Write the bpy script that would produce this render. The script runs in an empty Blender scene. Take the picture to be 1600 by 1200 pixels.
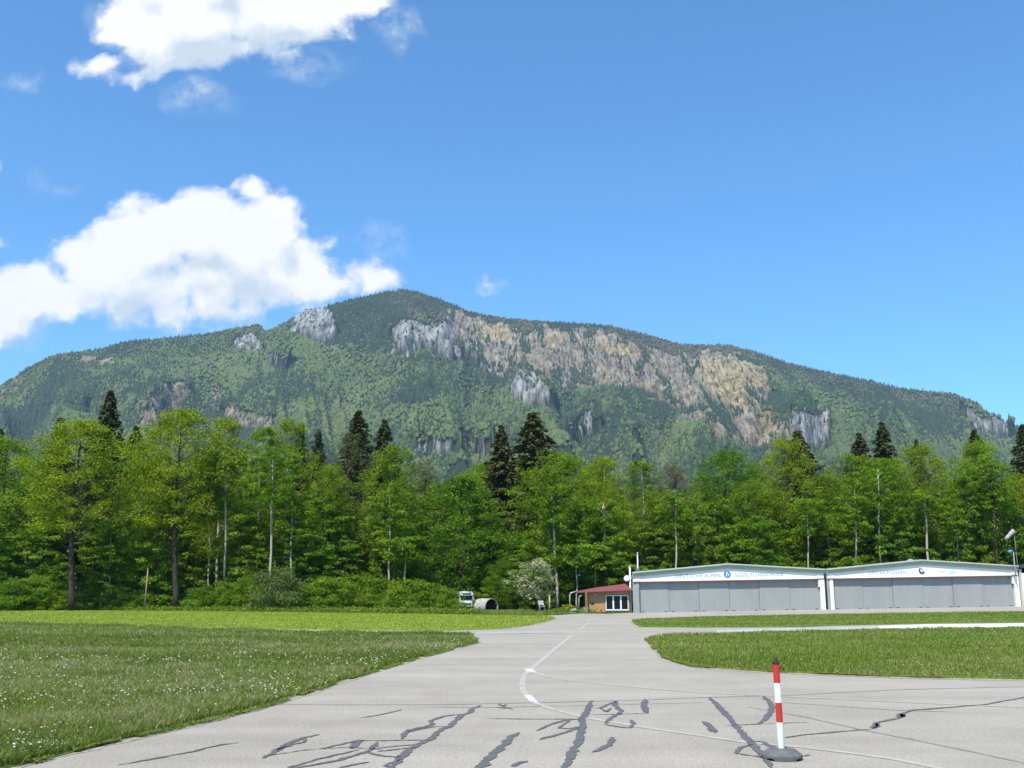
import bpy, bmesh, math, random
import numpy as np
from mathutils import Vector, Matrix
from mathutils.geometry import delaunay_2d_cdt

random.seed(7); RNG = np.random.default_rng(7)
R = math.radians
scene = bpy.context.scene

# ------------------------------------------------------------------ camera, sky, sun
FPX, CAMH, PITCH = 1550.0, 1.7, R(12.02)
cd = bpy.data.cameras.new("Camera"); cam = bpy.data.objects.new("Camera", cd)
scene.collection.objects.link(cam)
cam.location = (0, 0, CAMH); cam.rotation_euler = (R(90) + PITCH, 0, 0)
cd.sensor_width = 36; cd.lens = 36 * FPX / 1600; cd.clip_start = 0.1; cd.clip_end = 60000
scene.camera = cam
CP, SP = math.cos(PITCH), math.sin(PITCH)

SUN_EL, SUN_AZ = 57.0, 27.0        # azimuth: degrees to the left of straight behind the camera
sd = Vector((-math.sin(R(SUN_AZ)) * math.cos(R(SUN_EL)), -math.cos(R(SUN_AZ)) * math.cos(R(SUN_EL)), math.sin(R(SUN_EL))))
sl = bpy.data.lights.new("Sun", 'SUN'); so = bpy.data.objects.new("Sun", sl); scene.collection.objects.link(so)
sl.energy = 4.4; sl.angle = R(0.53); sl.color = (1.0, 0.955, 0.88)
so.rotation_euler = sd.to_track_quat('Z', 'Y').to_euler()
scene.view_settings.view_transform = 'Standard'; scene.view_settings.look = 'None'
scene.view_settings.exposure = 0.65; scene.view_settings.gamma = 1
SKY_STRENGTH = 0.143

def ray(px, py):
    yb = (600 - py) / FPX
    return Vector(((px - 800) / FPX, CP - yb * SP, SP + yb * CP))
def ks(px, py):                      # direction as slopes X/Y, Z/Y
    d = ray(px, py); return d.x / d.y, d.z / d.y

def build_world():
    w = bpy.data.worlds.new("World"); scene.world = w; w.use_nodes = True
    nt = w.node_tree; N = nt.nodes; L = nt.links; N.clear()
    out = N.new('ShaderNodeOutputWorld'); bg = N.new('ShaderNodeBackground'); bg.inputs[1].default_value = SKY_STRENGTH
    L.new(bg.outputs[0], out.inputs[0])
    sky = N.new('ShaderNodeTexSky'); sky.sky_type = 'NISHITA'; sky.sun_disc = False
    sky.sun_elevation = R(SUN_EL); sky.sun_rotation = R(180 + SUN_AZ)
    sky.air_density = 1.0; sky.dust_density = 0.35; sky.ozone_density = 3.0; sky.altitude = 600
    # --- clouds: a density field in direction space (slopes X/Y, Z/Y of the northern sky)
    g = bpy.data.node_groups.new("cloud_field", 'ShaderNodeTree')
    g.interface.new_socket("P", in_out='INPUT', socket_type='NodeSocketVector')
    g.interface.new_socket("D", in_out='OUTPUT', socket_type='NodeSocketFloat')
    GN, GL = g.nodes, g.links
    gi = GN.new('NodeGroupInput'); go = GN.new('NodeGroupOutput')
    def m(op, a, b=None, c=None, N=GN, L=GL, clamp=False):
        n = N.new('ShaderNodeMath'); n.operation = op; n.use_clamp = clamp
        for i, v in enumerate((a, b, c)):
            if v is None: continue
            if isinstance(v, (int, float)): n.inputs[i].default_value = v
            else: L.new(v, n.inputs[i])
        return n.outputs[0]
    def vm(op, a, b=None, N=GN, L=GL):
        n = N.new('ShaderNodeVectorMath'); n.operation = op
        for i, v in enumerate((a, b)):
            if v is None: continue
            if isinstance(v, tuple): n.inputs[i].default_value = v
            else: L.new(v, n.inputs[i])
        return n.outputs[1] if op == 'LENGTH' else n.outputs[0]
    def noise(vec, scale, detail=6, rough=0.55, N=GN, L=GL, color=False):
        n = N.new('ShaderNodeTexNoise'); n.inputs['Scale'].default_value = scale; n.inputs['Detail'].default_value = detail
        n.inputs['Roughness'].default_value = rough; L.new(vec, n.inputs['Vector'])
        return n.outputs[1] if color else n.outputs[0]
    P = gi.outputs[0]
    nc = noise(P, 9, 3, 0.5, color=True)
    off = vm('MULTIPLY', vm('SUBTRACT', nc, (0.5, 0.5, 0.5)), (0.07, 0.05, 0))
    Q = vm('ADD', P, off)
    E = [(228,458,135,62),(598,432,56,44),(300,500,110,24),(340,78,160,52),(265,98,95,42),(335,478,120,42),(95,455,100,62),(30,470,90,52),(240,482,170,30),(230,45,130,80),(160,108,88,40),(215,132,62,34),(290,25,160,100),(430,15,170,92),(560,-5,100,60),(240,55,100,62),(150,112,60,30),(195,132,48,24),(440,88,70,26),(330,-40,260,80),
         (60,440,115,55),(0,505,70,36),(190,410,130,84),(225,355,88,68),(310,345,92,72),(393,300,44,42),(425,345,70,66),
         (440,420,110,72),(330,440,150,58),(150,470,150,38),(524,374,30,25),(582,418,52,36),(505,440,92,44),(470,478,66,22),
         (370,380,150,85),(470,400,80,60),(600,440,40,30),(-25,250,36,38),(-5,376,30,16),(0,100,1,1)]
    acc = None
    for cx, cy, rx, ry in E[:-1]:
        k, s = ks(cx, cy); sx, sy = rx / FPX, ry / FPX * 1.02
        v = vm('MULTIPLY', vm('SUBTRACT', Q, (k, s, 0)), (1 / sx, 1 / sy, 0))
        r = vm('LENGTH', v)
        d = m('MULTIPLY', m('SUBTRACT', 1.0, r), min(rx, ry) / 60.0)
        acc = d if acc is None else m('SMOOTH_MAX', acc, d, 0.25)
    f1 = noise(P, 16, 9, 0.58); f2 = noise(P, 60, 6, 0.6)
    vo = GN.new('ShaderNodeTexVoronoi'); vo.feature = 'SMOOTH_F1'; vo.inputs['Scale'].default_value = 34
    vo.inputs['Detail'].default_value = 3; vo.inputs['Roughness'].default_value = 0.55
    GL.new(Q, vo.inputs['Vector'])
    puff = m('MULTIPLY', m('SUBTRACT', 0.42, vo.outputs[0]), 0.75)
    D = m('ADD', m('ADD', m('MULTIPLY_ADD', acc, 1.7, 0.12), m('MULTIPLY', m('SUBTRACT', f1, 0.5), 1.5)), m('ADD', puff, m('MULTIPLY', m('SUBTRACT', f2, 0.5), 0.35)))
    GL.new(D, go.inputs[0])
    kw = dict(N=N, L=L)
    tc = N.new('ShaderNodeTexCoord')
    sep = N.new('ShaderNodeSeparateXYZ'); L.new(tc.outputs['Generated'], sep.inputs[0])
    yy = m('MAXIMUM', sep.outputs[1], 0.05, **kw)
    cmb = N.new('ShaderNodeCombineXYZ')
    L.new(m('DIVIDE', sep.outputs[0], yy, **kw), cmb.inputs[0]); L.new(m('DIVIDE', sep.outputs[2], yy, **kw), cmb.inputs[1])
    Pw = cmb.outputs[0]
    def field(vec):
        n = N.new('ShaderNodeGroup'); n.node_tree = g; L.new(vec, n.inputs[0]); return n.outputs[0]
    D0 = field(Pw); D1 = field(vm('ADD', Pw, (-0.016, 0.050, 0), **kw))
    front = m('GREATER_THAN', sep.outputs[1], 0.1, **kw)
    mr = N.new('ShaderNodeMapRange'); mr.interpolation_type = 'SMOOTHSTEP'
    L.new(D0, mr.inputs[0]); mr.inputs[1].default_value = -0.02; mr.inputs[2].default_value = 0.72
    alpha = m('MULTIPLY', mr.outputs[0], front, **kw)
    # thin wisps
    def wisp(px, py, rx, ry, amt):
        k, s = ks(px, py)
        w1 = vm('SUBTRACT', Pw, (k, s, 0), **kw)
        wn = vm('MULTIPLY', vm('SUBTRACT', noise(Pw, 14, 4, 0.6, N, L, True), (0.5, 0.5, 0.5), **kw), (0.11, 0.09, 0), **kw)
        w1 = vm('MULTIPLY', vm('ADD', w1, wn, **kw), (FPX / rx, FPX / ry, 0), **kw)
        e = m('SUBTRACT', 1, vm('LENGTH', w1, **kw), clamp=True, **kw)
        nn = m('MULTIPLY', m('SUBTRACT', noise(Pw, 45, 7, 0.68, N, L), 0.36, **kw), 3.2, clamp=True, **kw)
        return m('MULTIPLY', m('MULTIPLY', e, nn, **kw), amt * 0.6, **kw)
    for a in [(300,150,80,40,1.5),(40,140,45,28,0.8),(762,453,34,20,1.3),(62,285,40,26,0.4),(470,100,80,40,1.0),(625,60,45,60,1.2),(200,25,90,55,0.8),(90,300,30,18,0.35),(385,505,55,18,0.8),(30,520,70,40,1.0),(590,375,60,30,0.5)]:
        alpha = m('ADD', alpha, m('MULTIPLY', wisp(*a), front, **kw), clamp=True, **kw)
    # self shading of the clouds: less light where more cloud lies towards the sun
    sh = m('MULTIPLY', m('SUBTRACT', D1, 0.45, **kw), 0.42, clamp=True, **kw)
    fl = noise(Pw, 7, 5, 0.55, N, L)
    rel = m('MULTIPLY', m('SUBTRACT', D1, D0, **kw), 0.75, **kw)
    sh = m('MULTIPLY', sh, m('MULTIPLY', m('SUBTRACT', fl, 0.15, **kw), 1.9, clamp=True, **kw), clamp=True, **kw)
    sh = m('MULTIPLY_ADD', sh, 0.75, m('ADD', rel, 0.12, **kw), clamp=True, **kw)
    mix = N.new('ShaderNodeMix'); mix.data_type = 'RGBA'; L.new(sh, mix.inputs[0])
    mix.inputs[6].default_value = (4.8, 4.8, 4.8, 1); mix.inputs[7].default_value = (3.0, 3.45, 3.95, 1)
    mix2 = N.new('ShaderNodeMix'); mix2.data_type = 'RGBA'; L.new(alpha, mix2.inputs[0])
    tint = N.new('ShaderNodeMix'); tint.data_type = 'RGBA'; tint.blend_type = 'MULTIPLY'; tint.inputs[0].default_value = 1
    L.new(sky.outputs[0], tint.inputs[6]); tint.inputs[7].default_value = (0.50, 0.86, 1.06, 1)
    L.new(tint.outputs[2], mix2.inputs[6]); L.new(mix.outputs[2], mix2.inputs[7]); L.new(mix2.outputs[2], bg.inputs[0])
    w.cycles.sampling_method = 'MANUAL'; w.cycles.sample_map_resolution = 512
build_world()
scene.cycles.max_bounces = 6; scene.cycles.diffuse_bounces = 2; scene.cycles.glossy_bounces = 2
scene.cycles.transmission_bounces = 4; scene.cycles.volume_bounces = 0; scene.cycles.transparent_max_bounces = 6
scene.cycles.use_adaptive_sampling = False

# ------------------------------------------------------------------ helpers
def sstep(a, b, x):
    t = np.clip((np.asarray(x, float) - a) / (b - a), 0, 1); return t * t * (3 - 2 * t)
def hz(x, y):                         # the apron rises very gently to the right, beyond the junction
    return 0.0167 * np.clip(np.asarray(x, float) - 12, 0, 60) * sstep(48, 92, y)
def gz(x, y): return float(hz(x, y))
def gp(px, py):                       # pixel -> point of the ground
    d = ray(px, py); k, s = d.x / d.y, d.z / d.y
    Y = 2.0
    while Y < 400:
        if CAMH + s * Y - gz(k * Y, Y) <= 0: break
        Y += 0.5
    lo, hi = Y - 0.5, Y
    for _ in range(20):
        md = (lo + hi) / 2
        if CAMH + s * md - gz(k * md, md) > 0: lo = md
        else: hi = md
    return Vector((k * hi, hi, gz(k * hi, hi)))
def at(px, py, Y):                    # pixel -> point at distance Y
    k, s = ks(px, py); return Vector((k * Y, Y, CAMH + s * Y))

def vnoise(x, y, seed=0):
    x = np.asarray(x, float); y = np.asarray(y, float)
    xi = np.floor(x).astype(np.int64); yi = np.floor(y).astype(np.int64); xf = x - xi; yf = y - yi
    def h(a, b):
        n = (a * 374761393 + b * 668265263 + seed * 1274126177) & 0xffffffff
        n = ((n ^ (n >> 13)) * 1274126177) & 0xffffffff
        return ((n ^ (n >> 16)) & 0xffff) / 65535.0
    u = xf * xf * (3 - 2 * xf); v = yf * yf * (3 - 2 * yf)
    return (h(xi, yi) * (1 - u) + h(xi + 1, yi) * u) * (1 - v) + (h(xi, yi + 1) * (1 - u) + h(xi + 1, yi + 1) * u) * v
def fbm(x, y, oct=5, seed=0, rough=0.5):
    s = 0; a = 1; t = 0
    for i in range(oct):
        s = s + a * vnoise(x * 2 ** i + 17.3 * i, y * 2 ** i + 9.1 * i, seed + i); t += a; a *= rough
    return s / t
def in_poly(x, y, poly):
    x = np.asarray(x, float); y = np.asarray(y, float); r = np.zeros(x.shape, bool)
    n = len(poly)
    for i in range(n):
        x1, y1 = poly[i]; x2, y2 = poly[(i + 1) % n]
        if y1 == y2: continue
        c = ((y1 > y) != (y2 > y)) & (x < (x2 - x1) * (y - y1) / (y2 - y1) + x1)
        r ^= c
    return r

def tag(o, label=None, cat=None, group=None, kind=None):
    if label: o['label'] = label
    if cat: o['category'] = cat
    if group: o['group'] = group
    if kind: o['kind'] = kind
    return o
def link(o, parent=None):
    scene.collection.objects.link(o)
    if parent: o.parent = parent
    return o
def empty(name, loc, rz=0):
    o = bpy.data.objects.new(name, None); o.empty_display_size = 0.3; link(o); o.location = loc; o.rotation_euler.z = rz; return o
def mesh_np(name, V, F, mats, parent=None, nper=3, col=None, smooth=False, mi=None):
    V = np.asarray(V, np.float32).reshape(-1, 3); F = np.asarray(F, np.int32).reshape(-1, nper)
    me = bpy.data.meshes.new(name); nf = len(F)
    me.vertices.add(len(V)); me.vertices.foreach_set('co', V.ravel())
    me.loops.add(nf * nper); me.loops.foreach_set('vertex_index', F.ravel())
    me.polygons.add(nf); me.polygons.foreach_set('loop_start', np.arange(nf, dtype=np.int32) * nper)
    me.polygons.foreach_set('loop_total', np.full(nf, nper, np.int32))
    for mt in (mats if isinstance(mats, (list, tuple)) else [mats]): me.materials.append(mt)
    if mi is not None: me.polygons.foreach_set('material_index', np.asarray(mi, np.int32))
    me.polygons.foreach_set('use_smooth', np.full(nf, smooth, bool))
    if col is not None:
        a = me.color_attributes.new('tone', 'FLOAT_COLOR', 'POINT')
        c = np.ones((len(V), 4), np.float32); c[:, :3] = col; a.data.foreach_set('color', c.ravel())
    me.update(); me.validate()
    o = bpy.data.objects.new(name, me); link(o, parent); return o
def bm_obj(name, bm, mats, parent=None, smooth=False, loc=None):
    me = bpy.data.meshes.new(name); bm.normal_update(); bm.to_mesh(me); bm.free()
    for mt in (mats if isinstance(mats, (list, tuple)) else [mats]): me.materials.append(mt)
    if smooth:
        for p in me.polygons: p.use_smooth = True
    o = bpy.data.objects.new(name, me); link(o, parent)
    if loc is not None: o.location = loc
    return o
def box(bm, x0, x1, y0, y1, z0, z1, mi=0, bev=0):
    vs = [bm.verts.new(p) for p in ((x0,y0,z0),(x1,y0,z0),(x1,y1,z0),(x0,y1,z0),(x0,y0,z1),(x1,y0,z1),(x1,y1,z1),(x0,y1,z1))]
    fs = [bm.faces.new([vs[i] for i in q]) for q in ((0,3,2,1),(4,5,6,7),(0,1,5,4),(1,2,6,5),(2,3,7,6),(3,0,4,7))]
    for f in fs: f.material_index = mi
    if bev:
        es = list({e for f in fs for e in f.edges})
        bmesh.ops.bevel(bm, geom=es, offset=bev, segments=2, affect='EDGES', profile=0.6)
def tube(bm, pts, rad, seg=10, cap=True, mi=0):
    pts = [Vector(p) for p in pts]; rad = rad if isinstance(rad, (list, tuple)) else [rad] * len(pts)
    rings = []
    for i, p in enumerate(pts):
        d = (pts[min(i + 1, len(pts) - 1)] - pts[max(i - 1, 0)]).normalized()
        a = d.cross(Vector((0, 0, 1)) if abs(d.z) < 0.95 else Vector((1, 0, 0))).normalized(); b = d.cross(a)
        rings.append([bm.verts.new(p + (a * math.cos(t) + b * math.sin(t)) * rad[i]) for t in [2 * math.pi * j / seg for j in range(seg)]])
    for i in range(len(rings) - 1):
        for j in range(seg):
            f = bm.faces.new((rings[i][j], rings[i][(j + 1) % seg], rings[i + 1][(j + 1) % seg], rings[i + 1][j])); f.smooth = True; f.material_index = mi
    if cap:
        f = bm.faces.new(rings[0][::-1]); f.material_index = mi; f = bm.faces.new(rings[-1]); f.material_index = mi
def lathe(bm, prof, seg=24, c=(0, 0, 0), mi=0):
    rings = []
    for r, z in prof:
        rings.append([bm.verts.new((c[0] + r * math.cos(2 * math.pi * j / seg), c[1] + r * math.sin(2 * math.pi * j / seg), c[2] + z)) for j in range(seg)])
    for i in range(len(rings) - 1):
        for j in range(seg):
            f = bm.faces.new((rings[i][j], rings[i][(j + 1) % seg], rings[i + 1][(j + 1) % seg], rings[i + 1][j])); f.material_index = mi
    bm.faces.new(rings[0][::-1]).material_index = mi; bm.faces.new(rings[-1]).material_index = mi
def prism(bm, prof, y0, y1, mi=0):   # outline in x,z pushed from y0 (front) to y1
    a = [bm.verts.new((x, y0, z)) for x, z in prof]; b = [bm.verts.new((x, y1, z)) for x, z in prof]
    n = len(prof)
    fs = [bm.faces.new(a), bm.faces.new(b[::-1])] + [bm.faces.new((a[i], b[i], b[(i + 1) % n], a[(i + 1) % n])) for i in range(n)]
    for f in fs: f.material_index = mi
    bmesh.ops.recalc_face_normals(bm, faces=fs)

class NT:
    def __init__(s, name):
        s.m = bpy.data.materials.new(name); s.m.use_nodes = True; s.t = s.m.node_tree; s.N = s.t.nodes; s.L = s.t.links
        s.b = s.N['Principled BSDF']; s.out = s.N['Material Output']; s.pos = None
        s.b.inputs['Specular IOR Level'].default_value = 0.3
    def P(s):
        if s.pos is None: s.pos = s.N.new('ShaderNodeNewGeometry').outputs[0]
        return s.pos
    def O(s): return s.N.new('ShaderNodeTexCoord').outputs['Object']
    def noise(s, scale, detail=4, rough=0.55, vec=None, stretch=None):
        vec = vec or s.P()
        if stretch:
            mp = s.N.new('ShaderNodeMapping'); mp.inputs['Scale'].default_value = stretch; s.L.new(vec, mp.inputs[0]); vec = mp.outputs[0]
        n = s.N.new('ShaderNodeTexNoise'); n.inputs['Scale'].default_value = scale; n.inputs['Detail'].default_value = detail
        n.inputs['Roughness'].default_value = rough; s.L.new(vec, n.inputs['Vector']); return n.outputs[0]
    def ramp(s, fac, stops):
        r = s.N.new('ShaderNodeValToRGB'); s.L.new(fac, r.inputs[0]); e = r.color_ramp.elements
        while len(e) < len(stops): e.new(0.5)
        for i, (p, c) in enumerate(stops):
            e[i].position = p; e[i].color = (*c, 1) if len(c) == 3 else c
        return r.outputs[0]
    def mix(s, fac, a, b, mode='MIX'):
        n = s.N.new('ShaderNodeMix'); n.data_type = 'RGBA'; n.blend_type = mode
        for i, v in ((0, fac), (6, a), (7, b)):
            if isinstance(v, (int, float)): n.inputs[i].default_value = v
            elif isinstance(v, tuple): n.inputs[i].default_value = (*v, 1)
            else: s.L.new(v, n.inputs[i])
        return n.outputs[2]
    def math(s, op, a, b=0.0, clamp=False):
        n = s.N.new('ShaderNodeMath'); n.operation = op; n.use_clamp = clamp
        for i, v in enumerate((a, b)):
            if isinstance(v, (int, float)): n.inputs[i].default_value = v
            else: s.L.new(v, n.inputs[i])
        return n.outputs[0]
    def attr(s, name): n = s.N.new('ShaderNodeAttribute'); n.attribute_name = name; return n.outputs[0]
    def col(s, c): s.L.new(c, s.b.inputs['Base Color']) if not isinstance(c, tuple) else setattr(s.b.inputs['Base Color'], 'default_value', (*c, 1)); return s
    def bump(s, h, st=0.3, dist=0.02):
        n = s.N.new('ShaderNodeBump'); n.inputs['Strength'].default_value = st; n.inputs['Distance'].default_value = dist
        s.L.new(h, n.inputs['Height']); s.L.new(n.outputs[0], s.b.inputs['Normal']); return s
    def rough(s, v): s.b.inputs['Roughness'].default_value = v; return s

def paint(name, c, var=0.12, scale=3.0, rough=0.55, metal=0.0, bump=0.05, streak=False):
    n = NT(name); f = n.noise(scale, 6, 0.6, stretch=(1, 1, 0.25) if streak else None)
    lo = tuple(v * (1 - var * 2) for v in c); hi = tuple(min(1, v * (1 + var * 0.6)) for v in c)
    n.col(n.ramp(f, [(0.25, lo), (0.6, c), (0.85, hi)])).rough(rough)
    n.b.inputs['Metallic'].default_value = metal
    if bump: n.bump(n.noise(scale * 12, 3), bump, 0.01)
    return n.m

# ------------------------------------------------------------------ surface materials
def m_tarmac():
    n = NT('tarmac_worn')
    big = n.noise(0.16, 5, 0.6); mid = n.noise(1.3, 5, 0.65); fine = n.noise(26, 3, 0.8); streak = n.noise(0.5, 5, 0.6, stretch=(0.25, 1.4, 1))
    c = n.ramp(big, [(0.3, (0.272, 0.242, 0.190)), (0.55, (0.322, 0.288, 0.230)), (0.75, (0.365, 0.328, 0.266))])
    c = n.mix(n.math('MULTIPLY', n.math('SUBTRACT', mid, 0.42), 1.4, True), c, (0.37, 0.335, 0.275))
    c = n.mix(0.55, c, n.ramp(fine, [(0.30, (0.22,) * 3), (0.5, (0.5,) * 3), (0.70, (0.78,) * 3)]), 'OVERLAY')
    c = n.mix(0.5, c, n.ramp(streak, [(0.3, (0.4, 0.4, 0.4)), (0.7, (0.6, 0.6, 0.6))]), 'OVERLAY')
    sp = n.noise(190, 1, 0.5); c = n.mix(n.math('MULTIPLY', n.math('SUBTRACT', sp, 0.64), 6, True), c, (0.14, 0.13, 0.125))
    n.col(c).rough(0.9).bump(n.math('ADD', fine, n.noise(140, 2)), 0.5, 0.008); return n.m
def m_ground(name, a, b, c3, sc=0.4):
    n = NT(name); f = n.noise(sc, 6, 0.65); g = n.noise(9, 4, 0.7)
    c = n.ramp(f, [(0.3, a), (0.5, b), (0.72, c3)])
    c = n.mix(0.6, c, n.ramp(g, [(0.3, (0.3, 0.3, 0.3)), (0.7, (0.72, 0.72, 0.7))]), 'OVERLAY')
    n.col(c).rough(0.95).bump(n.noise(30, 4), 0.6, 0.04); return n.m
def m_leaf(name, trans=0.45, rough=0.5, objcol=True):
    n = NT(name); t = n.attr('tone')
    c = t
    if objcol:
        oi = n.N.new('ShaderNodeObjectInfo'); c = n.mix(1.0, t, oi.outputs['Color'], 'MULTIPLY')
    n.L.new(c, n.b.inputs['Base Color']); n.rough(rough); n.b.inputs['Specular IOR Level'].default_value = 0.10
    tr = n.N.new('ShaderNodeBsdfTranslucent'); n.L.new(n.mix(1.0, c, (1.1, 1.15, 0.5), 'MULTIPLY'), tr.inputs[0])
    mx = n.N.new('ShaderNodeMixShader'); mx.inputs[0].default_value = trans
    n.L.new(n.b.outputs[0], mx.inputs[1]); n.L.new(tr.outputs[0], mx.inputs[2]); n.L.new(mx.outputs[0], n.out.inputs[0]); return n.m
def m_bark(name, a, b):
    n = NT(name); f = n.noise(2.5, 5, 0.7, stretch=(3, 3, 0.6)); n.col(n.ramp(f, [(0.35, a), (0.62, b)])).rough(0.9).bump(f, 0.6, 0.05); return n.m
TARMAC = m_tarmac()
TURF = m_ground('meadow_soil', (0.07, 0.11, 0.016), (0.09, 0.135, 0.02), (0.12, 0.15, 0.035))
MOWN = m_ground('mown_turf', (0.19, 0.26, 0.022), (0.22, 0.28, 0.028), (0.25, 0.29, 0.045), 0.25)
WOODFLOOR = m_ground('woodland_soil', (0.018, 0.028, 0.008), (0.03, 0.045, 0.012), (0.05, 0.07, 0.02))
LEAF = m_leaf('leaf'); GRASS = m_leaf('grass_blade', 0.35, 0.6, False); NEEDLE = m_leaf('needles', 0.12, 0.6)
BARK = m_bark('bark_brown', (0.020, 0.015, 0.011), (0.062, 0.048, 0.035))
PALEBARK = m_bark('bark_pale', (0.22, 0.185, 0.14), (0.50, 0.45, 0.36))
WHITE = paint('white_wall_paint', (0.78, 0.78, 0.76), 0.06, 1.2, 0.6)
DOORM = NT('grey_steel_door'); 
_f = DOORM.noise(1.0, 5, 0.6, stretch=(1, 1, 0.3)); _g = DOORM.noise(14, 3, stretch=(1, 1, 0.05))
DOORM.col(DOORM.mix(0.12, DOORM.ramp(_f, [(0.3, (0.262, 0.262, 0.246)), (0.7, (0.296, 0.296, 0.280))]), DOORM.ramp(_g, [(0.35, (0.42,)*3), (0.65, (0.58,)*3)]), 'OVERLAY')).rough(0.5)
DOORM = DOORM.m
TRIM = paint('sage_roof_trim', (0.42, 0.45, 0.34), 0.08, 2, 0.6)
ROOFM = paint('roof_sheet', (0.40, 0.41, 0.36), 0.12, 1.0, 0.7)
REDROOF = paint('red_roof_sheet', (0.24, 0.072, 0.066), 0.12, 1.2, 0.6)
REDLINE = paint('red_edge_paint', (0.30, 0.09, 0.10), 0.1, 2, 0.6)
GREYWALL = paint('grey_render', (0.30, 0.31, 0.30), 0.12, 1.0, 0.8)
DARKPIPE = paint('brown_drainpipe', (0.12, 0.085, 0.08), 0.1, 3, 0.5)
STEEL = paint('galvanised_steel', (0.42, 0.44, 0.44), 0.1, 4, 0.45, 0.3)
BLACK = paint('black_rubber', (0.02, 0.02, 0.022), 0.2, 6, 0.6)
DARK = paint('interior_shade', (0.012, 0.012, 0.014), 0.2, 3, 0.6)

# ------------------------------------------------------------------ ground sheets
def sheet(name, poly, z, mat, step=3.0, kind='structure', label=None, cat=None, y1=None, skirt=0.0, wobble=0):
    poly = [(p[0], p[1]) for p in poly]
    pp = []
    for i, a in enumerate(poly):               # densify the outline
        b = poly[(i + 1) % len(poly)]; L = math.hypot(b[0] - a[0], b[1] - a[1]); n = max(1, int(L / (step if not wobble else min(step, 0.6))))
        for k in range(n):
            t = k / n; x, y = a[0] + (b[0] - a[0]) * t, a[1] + (b[1] - a[1]) * t
            if wobble:
                x += (fbm(x * 0.9 + 3, y * 0.9, 3, 5) - 0.5) * wobble; y += (fbm(x * 0.9 + 50, y * 0.9, 3, 9) - 0.5) * wobble
            pp.append((float(x), float(y)))
    xs = [p[0] for p in pp]; ys = [p[1] for p in pp]
    gx, gy = np.meshgrid(np.arange(min(xs) + step / 2, max(xs), step), np.arange(min(ys) + step / 2, max(ys), step))
    gx = gx.ravel(); gy = gy.ravel(); ok = in_poly(gx, gy, pp)
    pts = [Vector(p) for p in pp] + [Vector((float(a), float(b))) for a, b in zip(gx[ok], gy[ok])]
    vs, es, fs, *_ = delaunay_2d_cdt(pts, [], [list(range(len(pp)))], 1, 1e-5)
    bm = bmesh.new(); bv = [bm.verts.new((v.x, v.y, gz(v.x, v.y) + z)) for v in vs]
    for f in fs:
        try: ff = bm.faces.new([bv[i] for i in f])
        except ValueError: pass
    bm.normal_update()
    for f in bm.faces:
        if f.normal.z < 0: f.normal_flip()
    if skirt:
        be = [e for e in bm.edges if e.is_boundary]
        r = bmesh.ops.extrude_edge_only(bm, edges=be)
        for v in [g for g in r['geom'] if isinstance(g, bmesh.types.BMVert)]: v.co.z -= skirt
    o = bm_obj(name, bm, mat)
    return tag(o, label, cat, None, kind)

g = bmesh.new()
for (x0, x1, y0, y1) in [(-9000, 9000, -300, 14000)]:
    nx, ny = 3, 3
NX = [-9000, -3000, -600, -200] + list(range(-100, 121, 6)) + [200, 600, 3000, 9000]
NY = [-400, -100, -20, 0, 20, 40] + list(range(46, 170, 6)) + [200, 300, 600, 1500, 4000, 14000]
gv = [[g.verts.new((x, y, gz(x, y) - 0.08)) for x in NX] for y in NY]
for j in range(len(NY) - 1):
    for i in range(len(NX) - 1): g.faces.new((gv[j][i], gv[j][i + 1], gv[j + 1][i + 1], gv[j + 1][i]))
tag(bm_obj('ground', g, WOODFLOOR), kind='structure')
TAR = [(-130, -12), (110, -12), (110, 101.5), (12, 101.5), (9, 96)] + [(gp(905, 958.5).x, gp(905, 958.5).y), (gp(872, 961).x, gp(872, 961).y), (gp(780, 962).x, gp(780, 962).y), (-8, 70), (-130, 76)]
sheet('tarmac', TAR, 0.0, TARMAC, 4)

def PG(l): return [tuple(gp(*p)[:2]) for p in l]
MEADOW = PG([(747,1004),(700,1016),(650,1029),(600,1044),(530,1066),(460,1089),(400,1107),(330,1124),(250,1143),(125,1172),(30,1197)]) + [(-7.5, 7.0), (-12, 3.5), (-60, 3.5)] + PG([(-500,962),(0,975.5),(150,979),(300,984),(500,989.5),(640,991),(735,993)])
FIELD = PG([(868,966.5),(850,972),(825,977.5),(780,983),(700,985.5),(560,985),(400,983),(300,981),(150,978),(0,974.5),(-400,962)]) + [(-100, 130), (-48, 128)] + PG([(150,952.5),(400,955),(620,958),(740,961),(820,962),(862,963.5)])
STRIP = PG([(988,969),(990,974),(1000,980),(1100,981),(1250,980),(1300,978),(1450,974.5),(1600,973),(1750,971),(1750,953),(1600,955.5),(1450,957.5),(1300,960),(1100,964),(1010,967)])
RMEAD = PG([(1014,997),(1024,1011),(1040,1025),(1062,1035),(1100,1043),(1200,1050),(1400,1058),(1600,1062),(1900,1068),(1900,975),(1600,982),(1400,984.5),(1235,988.5),(1100,993),(1050,993)])
MEADSOIL = TURF
sheet('meadow_ground', MEADOW, 0.014, TURF, 3, skirt=0.03, wobble=0.45)
sheet('mown_field', FIELD, 0.03, MOWN, 4, skirt=0.06, wobble=0.35)
MOWN2 = m_ground('mown_strip_turf', (0.11, 0.165, 0.02), (0.135, 0.20, 0.024), (0.17, 0.21, 0.045), 0.3)
sheet('grass_strip', STRIP, 0.03, MOWN2, 3, skirt=0.06, wobble=0.3)
sheet('right_meadow_ground', RMEAD, 0.03, MOWN2, 3, skirt=0.06, wobble=0.3)
VERGE = [(-100, 76.5), (-100, 128), (-48, 128)] + []
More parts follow.
